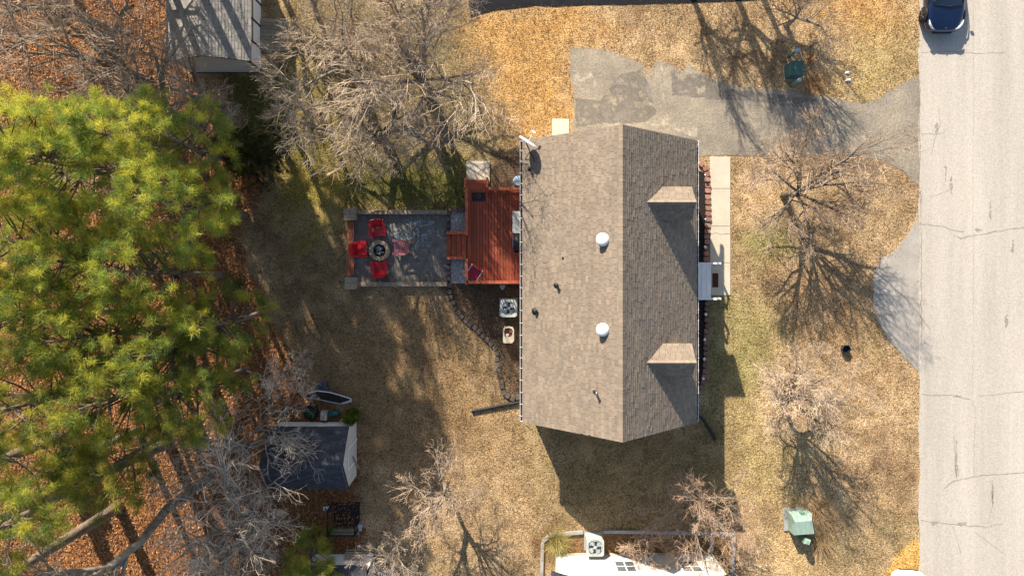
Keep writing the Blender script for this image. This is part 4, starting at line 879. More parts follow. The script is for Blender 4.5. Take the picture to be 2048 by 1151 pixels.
MB().add([(x * .8, y * .8, 0) for x, y in h6] + [(x, y, .26) for x, y in h6] + [(x * .88, y * .88, .26) for x, y in h6] + [(x * .75, y * .75, .06) for x, y in h6],
         [tuple(range(5, -1, -1))] + [(i, (i + 1) % 6, 6 + (i + 1) % 6, 6 + i) for i in range(6)] + [(6 + i, 6 + (i + 1) % 6, 12 + (i + 1) % 6, 12 + i) for i in range(6)] + [(12 + i, 12 + (i + 1) % 6, 18 + (i + 1) % 6, 18 + i) for i in range(6)] + [(18, 19, 20, 21, 22, 23)]).build('bowl', 'black_plastic', pt)
MB().tube([(1.0 * x, 1.0 * y, .265) for x, y in h6[0:4]], .014, 5).build('rim', 'chrome', pt)
mk = thing('marker_post', 'short pale marker post under the branching front yard tree', 'post', P(1690, 372)); MB().tube([(0, 0, 0), (0, .02, .5)], .05, 10).build('pole', 'lamp_lens', mk, True); MB().lathe([(.06, .48), (.06, .54), (.02, .57)], 10).build('cap', 'white_paint', mk)

# ------------------------------------------------------------------ cars
def car(label, paint, loc, rz):
    c = thing('parked_car', label, 'car', loc, rz)
    ST = [(0.0, .42, .30, .50), (.05, .60, .24, .57), (.16, .76, .20, .63), (.38, .86, .18, .70), (.8, .915, .18, .79), (1.2, .925, .18, .86), (1.7, .925, .18, .91), (2.6, .925, .18, .94), (3.5, .915, .18, .96), (4.15, .88, .20, .99), (4.5, .78, .24, .97), (4.66, .62, .30, .86)]
    vs = []; fs = []
    for y, hw, zl, zt_ in ST:
        half = [(0, zt_ + .035), (hw * .45, zt_ + .03), (hw * .78, zt_ + .005), (hw * .95, zt_ - .07), (hw * 1.0, zt_ - .22), (hw * .99, zl + .15), (hw * .93, zl)]
        ring = half + [(-x, z) for x, z in half[:0:-1]]
        vs += [(x, y, z) for x, z in ring]
    m_ = 13
    for i in range(len(ST) - 1):
        for k in range(m_): fs.append((i * m_ + k, i * m_ + (k + 1) % m_, (i + 1) * m_ + (k + 1) % m_, (i + 1) * m_ + k))
    fs += [tuple(range(m_ - 1, -1, -1)), tuple(range((len(ST) - 1) * m_, len(ST) * m_))]
    MB().add(vs, fs).build('body', paint, c, True, 2)
    CB = [(1.22, .70, .66, .87, .885), (1.5, .76, .66, .90, 1.06), (2.05, .80, .58, .92, 1.33), (2.5, .80, .56, .93, 1.43), (3.1, .79, .55, .94, 1.41), (3.7, .76, .54, .95, 1.24), (4.25, .70, .55, .97, 1.02)]
    vs = []; fs = []
    for y, hb_, ht_, zb_, zt_ in CB: vs += [(-hb_, y, zb_ - .05), (-(hb_ * .55 + ht_ * .45), y, zb_ * .5 + zt_ * .5), (-ht_ * .93, y, zt_ - .02), (0, y, zt_ + .025), (ht_ * .93, y, zt_ - .02), ((hb_ * .55 + ht_ * .45), y, zb_ * .5 + zt_ * .5), (hb_, y, zb_ - .05)]
    for i in range(len(CB) - 1):
        for k in range(6): fs.append((i * 7 + k, i * 7 + k + 1, (i + 1) * 7 + k + 1, (i + 1) * 7 + k))
    MB().add(vs, fs).build('greenhouse', 'car_glass', c, True, 2)
    for s_ in (-1, 1):
        MB().tube([(s_ * .70, 1.24, .89), (s_ * .655, 1.62, 1.11), (s_ * .58, 2.1, 1.33), (s_ * .55, 2.6, 1.42), (s_ * .55, 3.1, 1.40), (s_ * .56, 3.8, 1.22), (s_ * .60, 4.3, 1.02)], [.03, .035, .035, .03, .03, .035, .04], 6).build('pillar', paint, c, True)
        MB().lathe([(.02, -.05), (.09, -.03), (.10, .03), (.06, .07), (.01, .08)], 10, (s_ * 1.02, 1.78, .98), sx=1.0, sy=.6).build('mirror', paint, c, True)
        MB().tube([(s_ * .50, .10, .585), (s_ * .66, .16, .625), (s_ * .78, .32, .675), (s_ * .835, .52, .72)], [.02, .05, .055, .015], 8).build('headlight', 'lamp_lens', c, True)
        for y in (.88, 3.72):
            wv = MB().tube([(s_ * .76, y, .34), (s_ * .80, y, .34), (s_ * .93, y, .34), (s_ * .955, y, .34)], [.30, .34, .34, .31], 24).build('wheel', 'dark_rubber', c, True)
            MB().tube([(s_ * .94, y, .34), (s_ * .962, y, .34)], .245, 20).build('rim', 'black_trim', wv)
            for k in range(5):
                t = 2 * PI * k / 5; MB().beam((s_ * .967, y, .34), (s_ * .967, y + .23 * math.cos(t), .34 + .23 * math.sin(t)), .05, .02).build('spoke', 'rim', wv)
            MB().tube([(s_ * .925, y + .37 * math.cos(t), .33 + .37 * math.sin(t)) for t in np.linspace(-.2, PI + .2, 14)], .03, 6).build('wheel_arch', 'black_plastic', c, True)
    MB().tube([(-.66, 1.19, .885), (0, 1.10, .905), (.66, 1.19, .885)], .03, 6).build('cowl', 'black_plastic', c)
    MB().tube([(-.1, 1.13, .935), (.30, 1.16, .935)], .012, 5).build('wiper', 'chrome', c); MB().tube([(-.45, 1.17, .93), (-.2, 1.15, .93)], .012, 5).build('wiper', 'chrome', c)
    MB().bb(-.45, .45, -.012, .03, .30, .40).build('grille', 'black_plastic', c)
    e = MB(); e.box((0, .155, .674), (.10, .022, .01), rx=R(14)); e.box((0, .115, .664), (.025, .08, .01), rx=R(14)); e.build('emblem', 'chrome', c)
    return c
car('dark navy sedan parked at the road edge', 'paint_navy', (21.42, PY(66, .4), .022), 0)
car("white car standing on the golden grass by the road edge", 'paint_white', (19.78, -15.02 - .02, .0), PI - R(4))
# ------------------------------------------------------------------ plants
def prisms(name, segs, n, m, parent, tint=None):
    A = np.array([(*s[0], *s[1], s[2], s[3]) for s in segs], np.float64)
    p0, p1, r0, r1 = A[:, :3], A[:, 3:6], A[:, 6], A[:, 7]
    d = p1 - p0; d /= np.linalg.norm(d, axis=1)[:, None] + 1e-9
    ref = np.where(np.abs(d[:, 2:3]) < .9, np.array([[0, 0, 1.]]), np.array([[1., 0, 0]]))
    a = np.cross(d, ref); a /= np.linalg.norm(a, axis=1)[:, None]; b = np.cross(d, a); k = len(A); V = np.zeros((k, 2 * n, 3))
    for i in range(n):
        t = 2 * PI * i / n; o = a * math.cos(t) + b * math.sin(t)
        V[:, i] = p0 + o * r0[:, None]; V[:, n + i] = p1 + o * r1[:, None]
    f = np.array([(i, (i + 1) % n, n + (i + 1) % n, n + i) for i in range(n)])
    Fc = (np.arange(k)[:, None, None] * 2 * n + f[None]).reshape(-1, 4)
    c = np.ones((k, 2 * n, 3)) * (rng.uniform(.75, 1.2, k)[:, None, None])
    if tint is not None: c = c * np.array(tint)
    return np_mesh(name, V.reshape(-1, 3), Fc, m, parent, c.reshape(-1, 3), smooth=n > 4)
def perp(d, r):
    v = Vector((r.gauss(0, 1), r.gauss(0, 1), r.gauss(0, 1))); v = v - d * v.dot(d)
    return v.normalized() if v.length > 1e-4 else Vector((1, 0, 0))
def branch(out, p, d, L, r0, lev, mx, r, kids, trop, wig, minr, flat):
    n = 5 if lev <= 1 else (4 if lev == 2 else 3)
    pts = [p.copy()]; dirs = []; q = p.copy(); r1 = max(r0 * .42, minr * .7)
    for i in range(n):
        d = (d + Vector((r.gauss(0, wig), r.gauss(0, wig), r.gauss(0, wig) + trop))).normalized(); e = q + d * (L / n)
        if e.z < .25: e.z = .25 + r.random() * .1
        out.append((lev, q.copy(), e.copy(), r0 + (r1 - r0) * i / n, r0 + (r1 - r0) * (i + 1) / n)); q = e; pts.append(q.copy()); dirs.append(d.copy())
    if lev >= mx: return
    for k in range(kids[lev]):
        t = .22 + .78 * (k + r.random()) / kids[lev]; x = min(t * n, n - 1e-4); i = int(x); bp = pts[i].lerp(pts[i + 1], x - i); dd = dirs[i]
        an = R(r.uniform(26, 58)) * (.6 if t > .93 else 1.0); nd = dd * math.cos(an) + perp(dd, r) * math.sin(an); nd.z = nd.z * flat + .05
        branch(out, bp, nd.normalized(), L * r.uniform(.46, .76) * (1.12 - .42 * t), max((r0 + (r1 - r0) * t) * .62, minr), lev + 1, mx, r, kids, trop, wig, minr, flat)
def bare_tree(label, base, ht, spread, seed, limbs=6, kids=(0, 6, 5, 4, 2), trunk=.3, lean=(0, 0), r0=None, path=None, minr=.0058, trop=.05, wig=.14, flat=.9, tilt=(35, 65), group=None, tint=None, cat='tree', name='leafless_tree', mx=5, bark='bark_grey', up=None):
    r = random.Random(seed); t = thing(name, label, cat, (base[0], base[1], 0), 0, group); out = []; r0 = r0 or .022 * ht + .03
    b0_ = Vector((base[0], base[1], 0))
    if path: pts = [Vector(p) - b0_ for p in path]
    else:
        th = ht * trunk; pts = [Vector((0, 0, -.05)), Vector((lean[0] * .4 + r.gauss(0, .03), lean[1] * .4 + r.gauss(0, .03), th * .5)), Vector((lean[0], lean[1], th))]
    n = len(pts); tr = [r0 * (1.25 if i == 0 else 1) * (1 - .45 * i / (n - 1)) for i in range(n)]
    MBt = MB().tube(pts, tr, 9); top = pts[-1]
    for k in range(limbs):
        f = 1.0 if k < limbs * .6 else r.uniform(.72, .98); x = f * (n - 1); i = min(int(x), n - 2); bp = pts[i].lerp(pts[i + 1], x - i)
        az = 2 * PI * (k + r.uniform(-.3, .3)) / limbs; an = R(r.uniform(*tilt)); d = Vector((math.sin(an) * math.cos(az), math.sin(an) * math.sin(az), math.cos(an)))
        if up is not None: d = (d + Vector(up)).normalized()
        L = (ht - bp.z) / max(.55, math.cos(an)) * r.uniform(.55, .75); L = min(L, spread / max(.35, math.sin(an)) * r.uniform(.65, .9)); L = max(L, spread * .45)
        branch(out, bp, d, L, r0 * .5 * r.uniform(.8, 1.1), 1, mx, r, list(kids) + [2], trop, wig, minr, flat)
    if r.random() < 2: branch(out, top, Vector((r.gauss(0, .15), r.gauss(0, .15), 1)), (ht - top.z) * .55, r0 * .5, 1, mx, r, list(kids) + [2], trop, wig, minr, flat)
    MBt.build('trunk', bark, t, True)
    big = [(s[1], s[2], s[3], s[4]) for s in out if s[0] <= 2]; sm = [(s[1], s[2], s[3], s[4]) for s in out if s[0] > 2]
    prisms('limbs', big, 6, bark, t); prisms('crown', sm, 3, 'twig', t, tint)
    return t
def needles(name, clumps, per, ln, wd, parent, m='needle', blob=.0):
    k = len(clumps); C = np.array([tuple(c[0]) for c in clumps]); D = np.array([tuple(c[1]) for c in clumps]); T = np.array([c[2] for c in clumps]); Sx = np.array([c[3] for c in clumps])
    C = np.repeat(C, per, 0); D = np.repeat(D, per, 0); T = np.repeat(T, per, 0); Sx = np.repeat(Sx, per); n = len(C); C = C + rng.normal(0, 1, (n, 3)) * blob * Sx[:, None]
    v = rng.normal(0, 1, (n, 3)); v /= np.linalg.norm(v, axis=1)[:, None]; v = v * 1.0 + D * .75; v /= np.linalg.norm(v, axis=1)[:, None]
    L = ln * rng.uniform(.7, 1.15, n) * Sx; s = np.cross(v, rng.normal(0, 1, (n, 3))); s /= np.linalg.norm(s, axis=1)[:, None] + 1e-9
    b = C - D * (rng.uniform(0, .10, n) * Sx)[:, None] + v * .02; tip = b + v * L[:, None]; w2 = wd * rng.uniform(.7, 1.3, n)
    V = np.stack([b - s * w2[:, None] * .5, b + s * w2[:, None] * .5, tip], 1).reshape(-1, 3)
    T = T * rng.uniform(.75, 1.25, n)[:, None]
    return np_mesh(name, V, np.arange(3 * n).reshape(-1, 3), m, parent, np.repeat(T, 3, 0))
PINE_C = [(.52, .51, .07), (.40, .43, .07), (.26, .33, .06), (.16, .23, .055), (.62, .57, .08)]
def pine(label, base, ht, rad, seed, h0=.3, top=None, dark=1.0, dens=1.0, group='pines standing in the leaf litter', per=105, r0=None, path=None):
    r = random.Random(seed); t = thing('pine_tree', label, 'tree', (base[0], base[1], 0), 0, group); r0 = r0 or .012 * ht + .03
    top = Vector(top or (r.gauss(0, .25), r.gauss(0, .25), ht)); bend = Vector((r.gauss(0, .12), r.gauss(0, .12), 0))
    def ax(f): return Vector((0, 0, -.05)).lerp(top, f) + bend * math.sin(f * PI)
    MB().tube([ax(i / 9) for i in range(10)], [r0 * (1.15 - 1.0 * i / 9.5) for i in range(10)], 9).build('trunk', 'pine_bark', t, True)
    segs = []; cl = []; f = h0; shade = lambda: r.choices(PINE_C, (3, 3, 3, 2, 2))[0]
    while f < .985:
        u = (f - h0) / (1 - h0); R_ = rad * (math.sin(min(1, u * 1.6 + .35) * PI * .5) * (1 - u ** 2.2) + .10)
        for b in range(r.choice((3, 4, 4, 5))):
            az = r.uniform(0, 2 * PI); L = R_ * r.uniform(.65, 1.12); q = ax(f); d = Vector((math.cos(az), math.sin(az), r.uniform(.0, .35) + u * .5)).normalized(); n = max(3, int(L / .42)); rr = .012 + .018 * L
            for i in range(n):
                d = (d + Vector((r.gauss(0, .12), r.gauss(0, .12), .07 + r.gauss(0, .06)))).normalized(); e = q + d * (L / n); segs.append((q, e, rr * (1 - .8 * i / n), rr * (1 - .8 * (i + 1) / n)))
                if i >= n * .3:
                    for s_ in range(2 if r.random() < .45 * dens else 1):
                        sd_ = (d * .6 + perp(d, r) * .9); sd_.z = abs(sd_.z) * .5 + .22; sd_.normalize(); ln = r.uniform(.25, .62); e2 = e + sd_ * ln; segs.append((e, e2, .012, .006))
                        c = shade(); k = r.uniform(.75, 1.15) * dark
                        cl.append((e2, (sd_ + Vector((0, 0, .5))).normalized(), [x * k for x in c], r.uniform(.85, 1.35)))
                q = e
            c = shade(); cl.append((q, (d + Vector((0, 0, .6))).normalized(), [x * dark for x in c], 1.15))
        f += .46 / ht * r.uniform(.7, 1.3)
    prisms('limbs', segs, 4, 'pine_limb', t); needles('crown', cl, per, .235, .0145, t, blob=.07)
    return t
def base_of(px, py, z): return P(px, py, z)             # ground point under something seen at this pixel at height z
# pines, each under its own crown
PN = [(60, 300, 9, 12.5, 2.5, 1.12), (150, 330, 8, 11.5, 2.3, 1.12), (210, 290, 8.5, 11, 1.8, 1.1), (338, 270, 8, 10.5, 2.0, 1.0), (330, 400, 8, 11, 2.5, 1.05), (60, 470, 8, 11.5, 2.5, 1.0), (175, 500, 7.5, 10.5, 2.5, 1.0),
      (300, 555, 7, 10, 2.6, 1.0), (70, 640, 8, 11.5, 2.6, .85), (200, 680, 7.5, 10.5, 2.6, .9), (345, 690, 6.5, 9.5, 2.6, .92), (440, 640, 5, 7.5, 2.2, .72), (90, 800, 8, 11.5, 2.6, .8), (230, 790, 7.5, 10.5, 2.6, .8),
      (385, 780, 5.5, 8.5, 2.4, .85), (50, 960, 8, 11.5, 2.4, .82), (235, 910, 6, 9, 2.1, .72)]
PL = ['tall pine at the wood edge beside the leafless thicket, crown bright yellow green', 'tall yellow green pine crowded between its neighbours by the leafless thicket', 'slim pine with sparse crown beside the leafless thicket', 'small crowned pine nearest the grey roofed shed',
      'bright yellow green pine below the one nearest the grey roofed shed', 'wide yellow green pine deep in the wood', 'mid green pine with gaps showing orange leaf litter', 'bright pine at the lawn edge beside the yucca', 'dense dark green pine deep in the wood',
      'mid green pine in the middle of the stand', 'broad mid green pine at the lawn edge below the yucca', 'low dark pine reaching furthest over the lawn', 'dark green pine above the bare leaning trunks', 'dark green pine between the leaning trunks and the white shed',
      'mid green pine close to the sapling with bare grey twigs', 'dark green pine standing over the bare leaning trunks', 'thin dark pine among the bare leaning trunks']
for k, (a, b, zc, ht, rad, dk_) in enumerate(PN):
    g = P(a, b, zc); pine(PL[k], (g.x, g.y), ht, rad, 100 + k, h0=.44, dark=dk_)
# tall pine trunks leaning out of the picture in the lower left
for k, (a, b, ht, lab) in enumerate(((337, 884, 13.5, 'tall pine with a long bare trunk rooted near the white shed'), (149, 976, 14, 'tall pine with a thick bare trunk deep in the lower wood'), (238, 1012, 14, 'tall pine with pale bare trunk between the two other bare trunks'), (122, 872, 14, 'tall pine with slender bare trunk under the dark green crowns'))):
    g = P(a, b); pine(lab, (g.x, g.y), ht, 2.0, 160 + k, h0=.72, r0=.26, dark=.85)
pine('short bushy pine between the dark pen and the white shed', tuple(P(640, 1078, 0).xy), 3.8, 1.2, 170, h0=.12, dark=.9, group=None)
# evergreen cedar by the shed shadow
def bushy(name, label, cat, base, ht, rad, cnt, seed, cols, ln=.12, per=30, wd=.022, stem=True):
    r = random.Random(seed); t = thing(name, label, cat, (base[0], base[1], 0)); segs = []; cl = []
    for k in range(cnt):
        f = r.random() ** .8; R_ = rad * (1 - f) ** .7 * math.sqrt(r.random()) + .05; az = r.uniform(0, 2 * PI); p0_ = Vector((0, 0, ht * f * .85)); e = Vector((R_ * math.cos(az), R_ * math.sin(az), ht * f * .9 + .12 + R_ * .15))
        segs.append((p0_, e, .012, .006)); c = r.choice(cols); d = (e - p0_ + Vector((0, 0, .3))).normalized(); kk = r.uniform(.7, 1.2)
        for s_ in range(3):
            cl.append((e - d * .14 * s_ + Vector((r.gauss(0, .06), r.gauss(0, .06), r.gauss(0, .04))), d, [x * kk for x in c], r.uniform(.7, 1.2)))
    MB().tube([(0, 0, -.03), (.02, 0, ht * .5), (0, 0, ht * .95)], [.05 * ht ** .5, .03 * ht ** .5, .012], 7).build('trunk', 'bark', t)
    prisms('limbs', segs, 3, 'bark', t); needles('crown', cl, per, ln, wd, t); return t
g = P(478, 300, 3.2); bushy('cedar_tree', 'dark feathery cedar at the edge of the shed shadow', 'tree', (g.x, g.y), 6.0, 1.75, 520, 3, [(.055, .065, .016), (.08, .085, .018), (.035, .048, .014), (.11, .11, .02)], .15, 34)
g = P(703, 832, .6); bushy('young_pine', 'small yellow green shrub at the corner of the white shed', 'shrub', (g.x, g.y), 1.1, .48, 70, 8, [(.16, .20, .02), (.12, .16, .02)], .18, 34)
g = P(135, 930, .8); bushy('holly_bush', 'dark glossy evergreen bush below the pines beside the bare trunks', 'shrub', (g.x, g.y), 2.2, 1.2, 160, 9, [(.05, .085, .02), (.035, .06, .016)], .09, 30, .05)
def blades(name, label, cat, base, cnt, ln, wd, cols, seed, spread=.25, elev=(20, 85), m='grass', droop=.5):
    r = random.Random(seed); t = thing(name, label, cat, (base[0], base[1], 0)); V = []; Fc = []; Cc = []
    for k in range(cnt):
        az = r.uniform(0, 2 * PI); el = R(r.uniform(*elev)); L = ln * r.uniform(.6, 1.15); p = Vector((r.gauss(0, spread * .4), r.gauss(0, spread * .4), 0)); d = Vector((math.cos(az) * math.cos(el), math.sin(az) * math.cos(el), math.sin(el))); s_ = Vector((-math.sin(az), math.cos(az), 0)) * wd * .5
        k0 = len(V); c = r.choice(cols); f = r.uniform(.8, 1.15)
        for i in range(4):
            ww = s_ * (1 - i / 3.2); V += [tuple(p - ww), tuple(p + ww)]; Cc += [[x * f for x in c]] * 2; p = p + d * (L / 3); d = (d + Vector((0, 0, -droop * .33))).normalized()
            if p.z < .02: p.z = .02
        Fc += [(k0 + 2 * i, k0 + 2 * i + 1, k0 + 2 * i + 3, k0 + 2 * i + 2) for i in range(3)]
    np_mesh('leaves', np.array(V), np.array(Fc), m, t, np.array(Cc)); return t
blades('yucca', 'spiky green yucca on leaf litter at the lawn edge', 'plant', tuple(P(474, 571).xy), 60, .62, .06, [(.06, .10, .05), (.08, .12, .06), (.05, .085, .045)], 2, .1, (12, 80), droop=.3)
blades('pampas_grass', "pale yellow ornamental grass clump beside the neighbour's house", 'plant', tuple(P(1112, 1078).xy), 420, 1.15, .022, [(.46, .38, .14), (.38, .34, .10), (.52, .44, .20)], 3, .35, (25, 85), droop=.9)
blades('dead_grass_clump', 'tangle of tan dead stalks behind the pale green transformer', 'plant', tuple(P(1632, 1030).xy), 520, 1.0, .022, [(.46, .32, .18), (.50, .37, .22), (.34, .22, .12)], 4, .9, (10, 70), droop=.7)
blades('dead_grass_clump', 'pale bent dead stalks beside the pale green square pedestal', 'plant', tuple(P(1640, 1078).xy), 240, .95, .022, [(.52, .38, .20), (.46, .30, .15)], 5, .45, (8, 50), droop=.6)
blades('dead_grass_clump', 'small rusty tuft beside the dark green utility box', 'plant', tuple(P(1622, 118).xy), 160, .5, .02, [(.40, .20, .08), (.46, .27, .12)], 6, .2, (30, 80), droop=.7)
blades('dead_grass_clump', 'low brown weeds between the dark utility box and the driveway', 'plant', tuple(P(1625, 172).xy), 260, .45, .02, [(.33, .17, .08), (.42, .24, .11)], 7, .9, (10, 60), droop=.6)
# leafless trees
def bt(label, px, py, z, *a, **k):
    g = P(px, py, z); return bare_tree(label, (g.x, g.y), *a, **k)
K4 = (0, 6, 6, 5, 3)
YT = 'leafless trees in the back yard'
bt('leafless pale tree beside the plank ramp', 655, 95, 6.0, 8.6, 3.2, 201, limbs=7, kids=K4, group=YT, tint=(1.35, 1.3, 1.22))
bt('leafless pale tree between the plank ramp and the neighbour driveway', 828, 118, 6.0, 8.6, 3.1, 202, limbs=7, kids=K4, group=YT, tint=(1.35, 1.3, 1.22))
bt('leafless pale tree nearest the patio', 735, 250, 5.2, 7.4, 2.8, 203, limbs=7, kids=K4, group=YT, tint=(1.35, 1.3, 1.22))
bt('slender leafless tree overhanging the shed shadow', 590, 190, 4.5, 6.0, 2.0, 204, limbs=5, kids=(0, 5, 5, 4, 2), group=YT)
bt('slender leafless tree nearest the back corner of the house roof', 862, 275, 3.6, 5.0, 1.7, 205, limbs=5, kids=(0, 5, 5, 4, 2), group=YT)
bt('leafless tree with upright limbs at the top of the back yard', 760, -10, 6.0, 8.5, 3.0, 206, limbs=6, kids=K4, group=YT, tint=(1.35, 1.3, 1.22))
FT = 'leafless trees in the front yard'
bt('branching leafless tree between the driveway and the lower apron', 1567, 391, 0, 6.2, 3.3, 211, limbs=8, kids=(0, 7, 6, 5, 3), trunk=.24, lean=(.1, .05), r0=.17, tilt=(30, 70), up=(.12, .22, 0), group=FT, bark='bark', tint=(1.08, .97, .88))
bt('leafless tree with dense pale crown below the black pot', 1555, 782, 0, 5.2, 2.2, 212, limbs=9, kids=(0, 7, 5, 5, 3), trunk=.28, r0=.15, tilt=(25, 65), up=(.05, .32, 0), group=FT, bark='bark', tint=(1.45, 1.38, 1.28))
bt("low spreading leafless tree beside the neighbour's house", 1372, 1000, 0, 3.9, 2.6, 213, limbs=8, kids=(0, 6, 6, 4, 2), trunk=.22, r0=.10, tilt=(40, 75), group=FT, tint=(1.25, 1.06, .94))
bt("small leafless shrub tree over the timber edging", 1290, 1078, 0, 2.6, 1.5, 214, limbs=5, kids=(0, 5, 5, 4, 2), trunk=.22, r0=.06, tilt=(40, 75), group=FT, tint=(1.3, 1.1, .98))
bt('leafless tree above the dark utility box', 1572, 52, 0, 4.8, 2.0, 215, limbs=6, kids=(0, 6, 5, 4, 2), trunk=.25, r0=.11, group=FT, tint=(1.1, .98, .82))
bt('leafless tree on the back lawn below the black drain pipe', 890, 968, 0, 5.2, 2.0, 216, limbs=7, kids=(0, 6, 5, 4, 2), trunk=.30, r0=.13, tint=(1.35, 1.22, 1.1))
bt('leafless tree beside the plank platform', 795, 1085, 0, 4.2, 1.5, 217, limbs=5, kids=(0, 5, 5, 4, 2), trunk=.3, r0=.09, tint=(1.25, 1.22, 1.2))
WT = 'leafless trees in the wood'
for k, (a, b, ht, sp, sd_, lab) in enumerate(((300, 165, 9.5, 3.6, 221, 'grey leafless tree with long limbs left of the grey roofed shed'), (395, 245, 8.5, 3.2, 222, 'grey leafless tree between the grey roofed shed and the pines'), (210, 60, 10, 3.6, 223, 'tall grey leafless tree in the upper wood'),
        (440, 215, 5.6, 2.2, 224, 'small leafless tree with twigs over the shed roof'), (350, -10, 9, 3.0, 225, 'leafless tree behind the grey roofed shed'), (330, 300, 8.5, 2.8, 226, 'leafless tree standing among the upper pines'))):
    g = P(a, b); bare_tree(lab, (g.x, g.y), ht, sp, sd_, limbs=6, kids=(0, 6, 5, 4, 2), group=WT, tint=(1.25, 1.22, 1.2), tilt=(30, 75), trunk=.35)
for k, (a, b, ht, sp, sd_, lab) in enumerate(((528, 872, 7.5, 3.2, 231, 'grey leafless tree with twigs over the white shed roof'), (540, 985, 7.8, 3.0, 232, 'pale leafless tree beside the dark pen'), (505, 1060, 7.0, 2.6, 233, 'pale leafless tree nearest the short bushy pine'),
        (600, 738, 2.6, 1.3, 235, 'bare grey twiggy sapling above the soccer goal'))):
    g = P(a, b); bare_tree(lab, (g.x, g.y), ht, sp, sd_, limbs=6, kids=(0, 6, 5, 4, 2), group=WT, tint=(1.75, 1.75, 1.75) if k else (1.5, 1.55, 1.6), trunk=.3)
fk = [P(418, 953, 0), P(375, 985, 2.5), P(337, 1013, 4.4), P(282, 1082, 6.6), P(215, 1135, 8.4)]
bare_tree('thick forked leaning tree trunk in the lower wood', (fk[0].x, fk[0].y), 11, 3.4, 241, limbs=7, kids=(0, 5, 5, 4, 2), path=fk, r0=.24, group=WT, up=(-.4, -.4, 0))
for k, (a, b, ht) in enumerate(((330, -60, 15.5), (400, -100, 16), (448, -60, 14.5), (380, 10, 12.5))):
    g = P(a, b); pine('tall bare trunked pine rising behind the grey roofed shed', (g.x, g.y), ht, 2.4, 180 + k, h0=.44, r0=.2, per=120, dens=2.0, group='tall pines behind the grey roofed shed')
# trees standing beyond the upper edge of the picture, whose shadows fall into it
for k, (a, b, ht, sp, sd_) in enumerate(((1340, -110, 8, 2.2, 251), (1420, -130, 9, 2.4, 252), (1490, -90, 8, 2.2, 253), (120, -80, 10, 3, 255), (520, -120, 9, 3, 256))):
    g = P(a, b); bare_tree(('leafless tree beyond the neighbour driveway' if a > 1000 else 'leafless tree at the far end of the wood'), (g.x, g.y), ht, sp, sd_, limbs=6, kids=(0, 5, 5, 4, 2), group='leafless trees beyond the plots')

# ------------------------------------------------------------------ grass, leaves, litter
HARD = [DRIVE, APRON, NDRIVE, wp([(1418, 311), (1462, 311), (1462, 592), (1418, 592)]), wp([(690, 416), (900, 416), (900, 576), (690, 576)]), [(PX(895), PY(570)), (1.0, PY(570)), (1.0, PY(318)), (PX(930), PY(318)), (PX(930), PY(415)), (PX(895), PY(415))],
        [(WX0, WY0), (WX1 + 1.7, WY0), (WX1 + 1.7, PY(325)), (WX1, WY1), (WX0, WY1)], wp([(375, -200), (526, -200), (526, 148), (375, 148)]), wp([(560, 840), (716, 840), (716, 953), (560, 953)]), wp([(1108, 1104), (1428, 1104), (1428, 1400), (1108, 1400)]), wp([(622, 1104), (753, 1104), (753, 1300), (622, 1300)]),
        wp([(1102, 235), (1140, 235), (1140, 278), (1102, 278)])]
def scatter(cnt, x0, x1, y0, y1):
    x = rng.uniform(x0, x1, cnt); y = rng.uniform(y0, y1, cnt); ok = x < ROADX + .12 * rng.random(cnt) ** 2 + .14 * (vnoise(x, y, .8, 31) - .4)
    e = .30 * rng.random(cnt) ** 3 + .34 * (vnoise(x, y, .7, 33) - .45)
    for i, h in enumerate(HARD): ok &= sdist(h, x, y) < (e if i < 3 else .02)
    return x[ok], y[ok]
x, y = scatter(260000, -26.5, ROADX + .2, -16.5, 14)
inl = sdist(LITTER, x, y) + (fbm(x, y, 1.0, 6) - .5) * 1.4; inb = sdist(BEDB, x, y)
k = (inl < .2) & (inb < .05) & (vnoise(x, y, .5, 3) > .25); x, y = x[k], y[k]; n = len(x)
c = ground_colour(x, y) * rng.choice([.35, .7, 1.0, 1.3, 2.0], n)[:, None]; c[:, 2] *= rng.uniform(.8, 1.15, n)
NB = 4; V = np.zeros((n, NB, 3, 3))
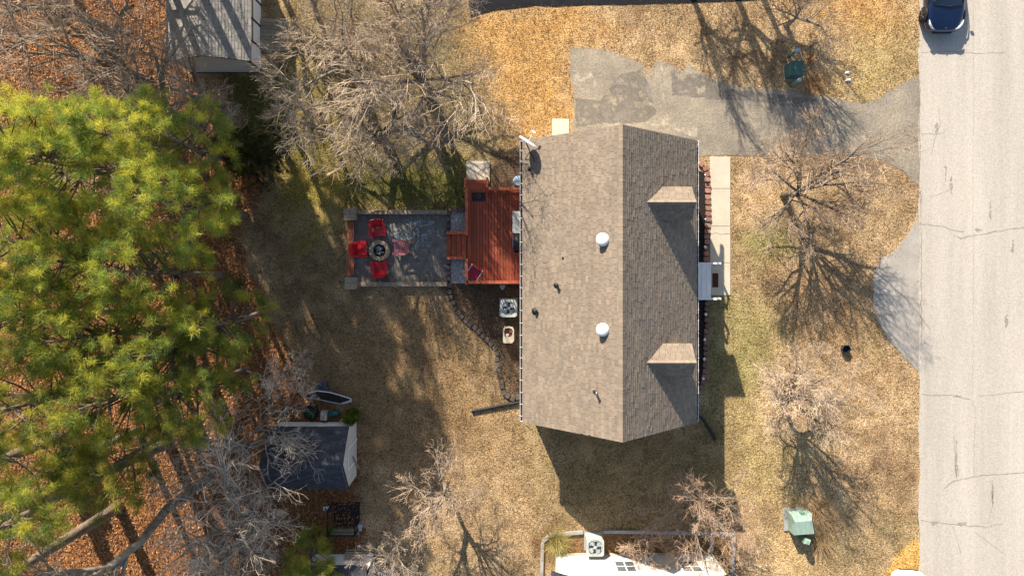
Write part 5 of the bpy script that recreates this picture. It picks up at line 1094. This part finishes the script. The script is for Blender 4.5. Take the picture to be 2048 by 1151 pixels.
for i in range(NB):
    a = rng.uniform(0, 6.28, n); L = rng.uniform(.03, .075, n); el = rng.uniform(.15, 1.2, n); ww = rng.uniform(.006, .014, n)
    bx = x + rng.normal(0, .02, n); by = y + rng.normal(0, .02, n)
    V[:, i, 0] = np.stack([bx - np.sin(a) * ww, by + np.cos(a) * ww, np.zeros(n)], 1); V[:, i, 1] = np.stack([bx + np.sin(a) * ww, by - np.cos(a) * ww, np.zeros(n)], 1)
    V[:, i, 2] = np.stack([bx + np.cos(a) * L * np.cos(el), by + np.sin(a) * L * np.cos(el), L * np.sin(el)], 1)
Fc = np.arange(n * NB * 3).reshape(-1, 3)
stuff(np_mesh('dry_grass', V.reshape(-1, 3), Fc, 'grass', None, np.repeat(c, NB * 3, 0)))
def leaves(name, x, y, cols, smin, smax, zmax):
    n = len(x); a = rng.uniform(0, 6.28, n); s = rng.uniform(smin, smax, n); q = rng.normal(0, .45, (n, 2)); V = np.zeros((n, 4, 3)); z = rng.uniform(.012, zmax, n)
    for i, (u, v) in enumerate(((-1, 0), (0, -.6), (1, 0), (0, .6))):
        dx = s * (np.cos(a) * u - np.sin(a) * v); dy = s * (np.sin(a) * u + np.cos(a) * v)
        V[:, i, 0] = x + dx; V[:, i, 1] = y + dy; V[:, i, 2] = np.maximum(z + dx * q[:, 0] + dy * q[:, 1], .006)
    cc = np.array(cols)[rng.integers(0, len(cols), n)] * rng.uniform(.6, 1.3, n)[:, None]
    return stuff(np_mesh(name, V.reshape(-1, 3), np.arange(4 * n).reshape(-1, 4), 'leaf', None, np.repeat(cc, 4, 0)))
x, y = scatter(140000, -26.5, -6, -16.5, 14); k = sdist(LITTER, x, y) + (fbm(x, y, 1.0, 6) - .5) * 1.4 > -.2; x, y = x[k], y[k]
leaves('fallen_leaves', x, y, [(.38, .17, .065), (.30, .125, .045), (.44, .235, .105), (.22, .095, .036), (.42, .27, .15), (.14, .065, .03)], .026, .064, .09)
x, y = scatter(16000, -9, ROADX, -16.5, 14); k = (vnoise(x, y, 2.5, 12) > .45); x, y = x[k], y[k]
leaves('fallen_leaves', x, y, [(.34, .17, .07), (.42, .27, .14), (.28, .13, .055)], .02, .045, .03)
x = rng.uniform(PX(905), PX(1046), 5000); y = rng.uniform(PY(790), PY(300), 5000); k = (sdist(BEDB, x, y) > .05) & (sdist(HARD[5], x, y) < 0); x, y = x[k], y[k]
leaves('fallen_leaves', x, y, [(.15, .075, .04), (.09, .06, .045), (.22, .13, .08), (.06, .05, .045)], .02, .055, .04)
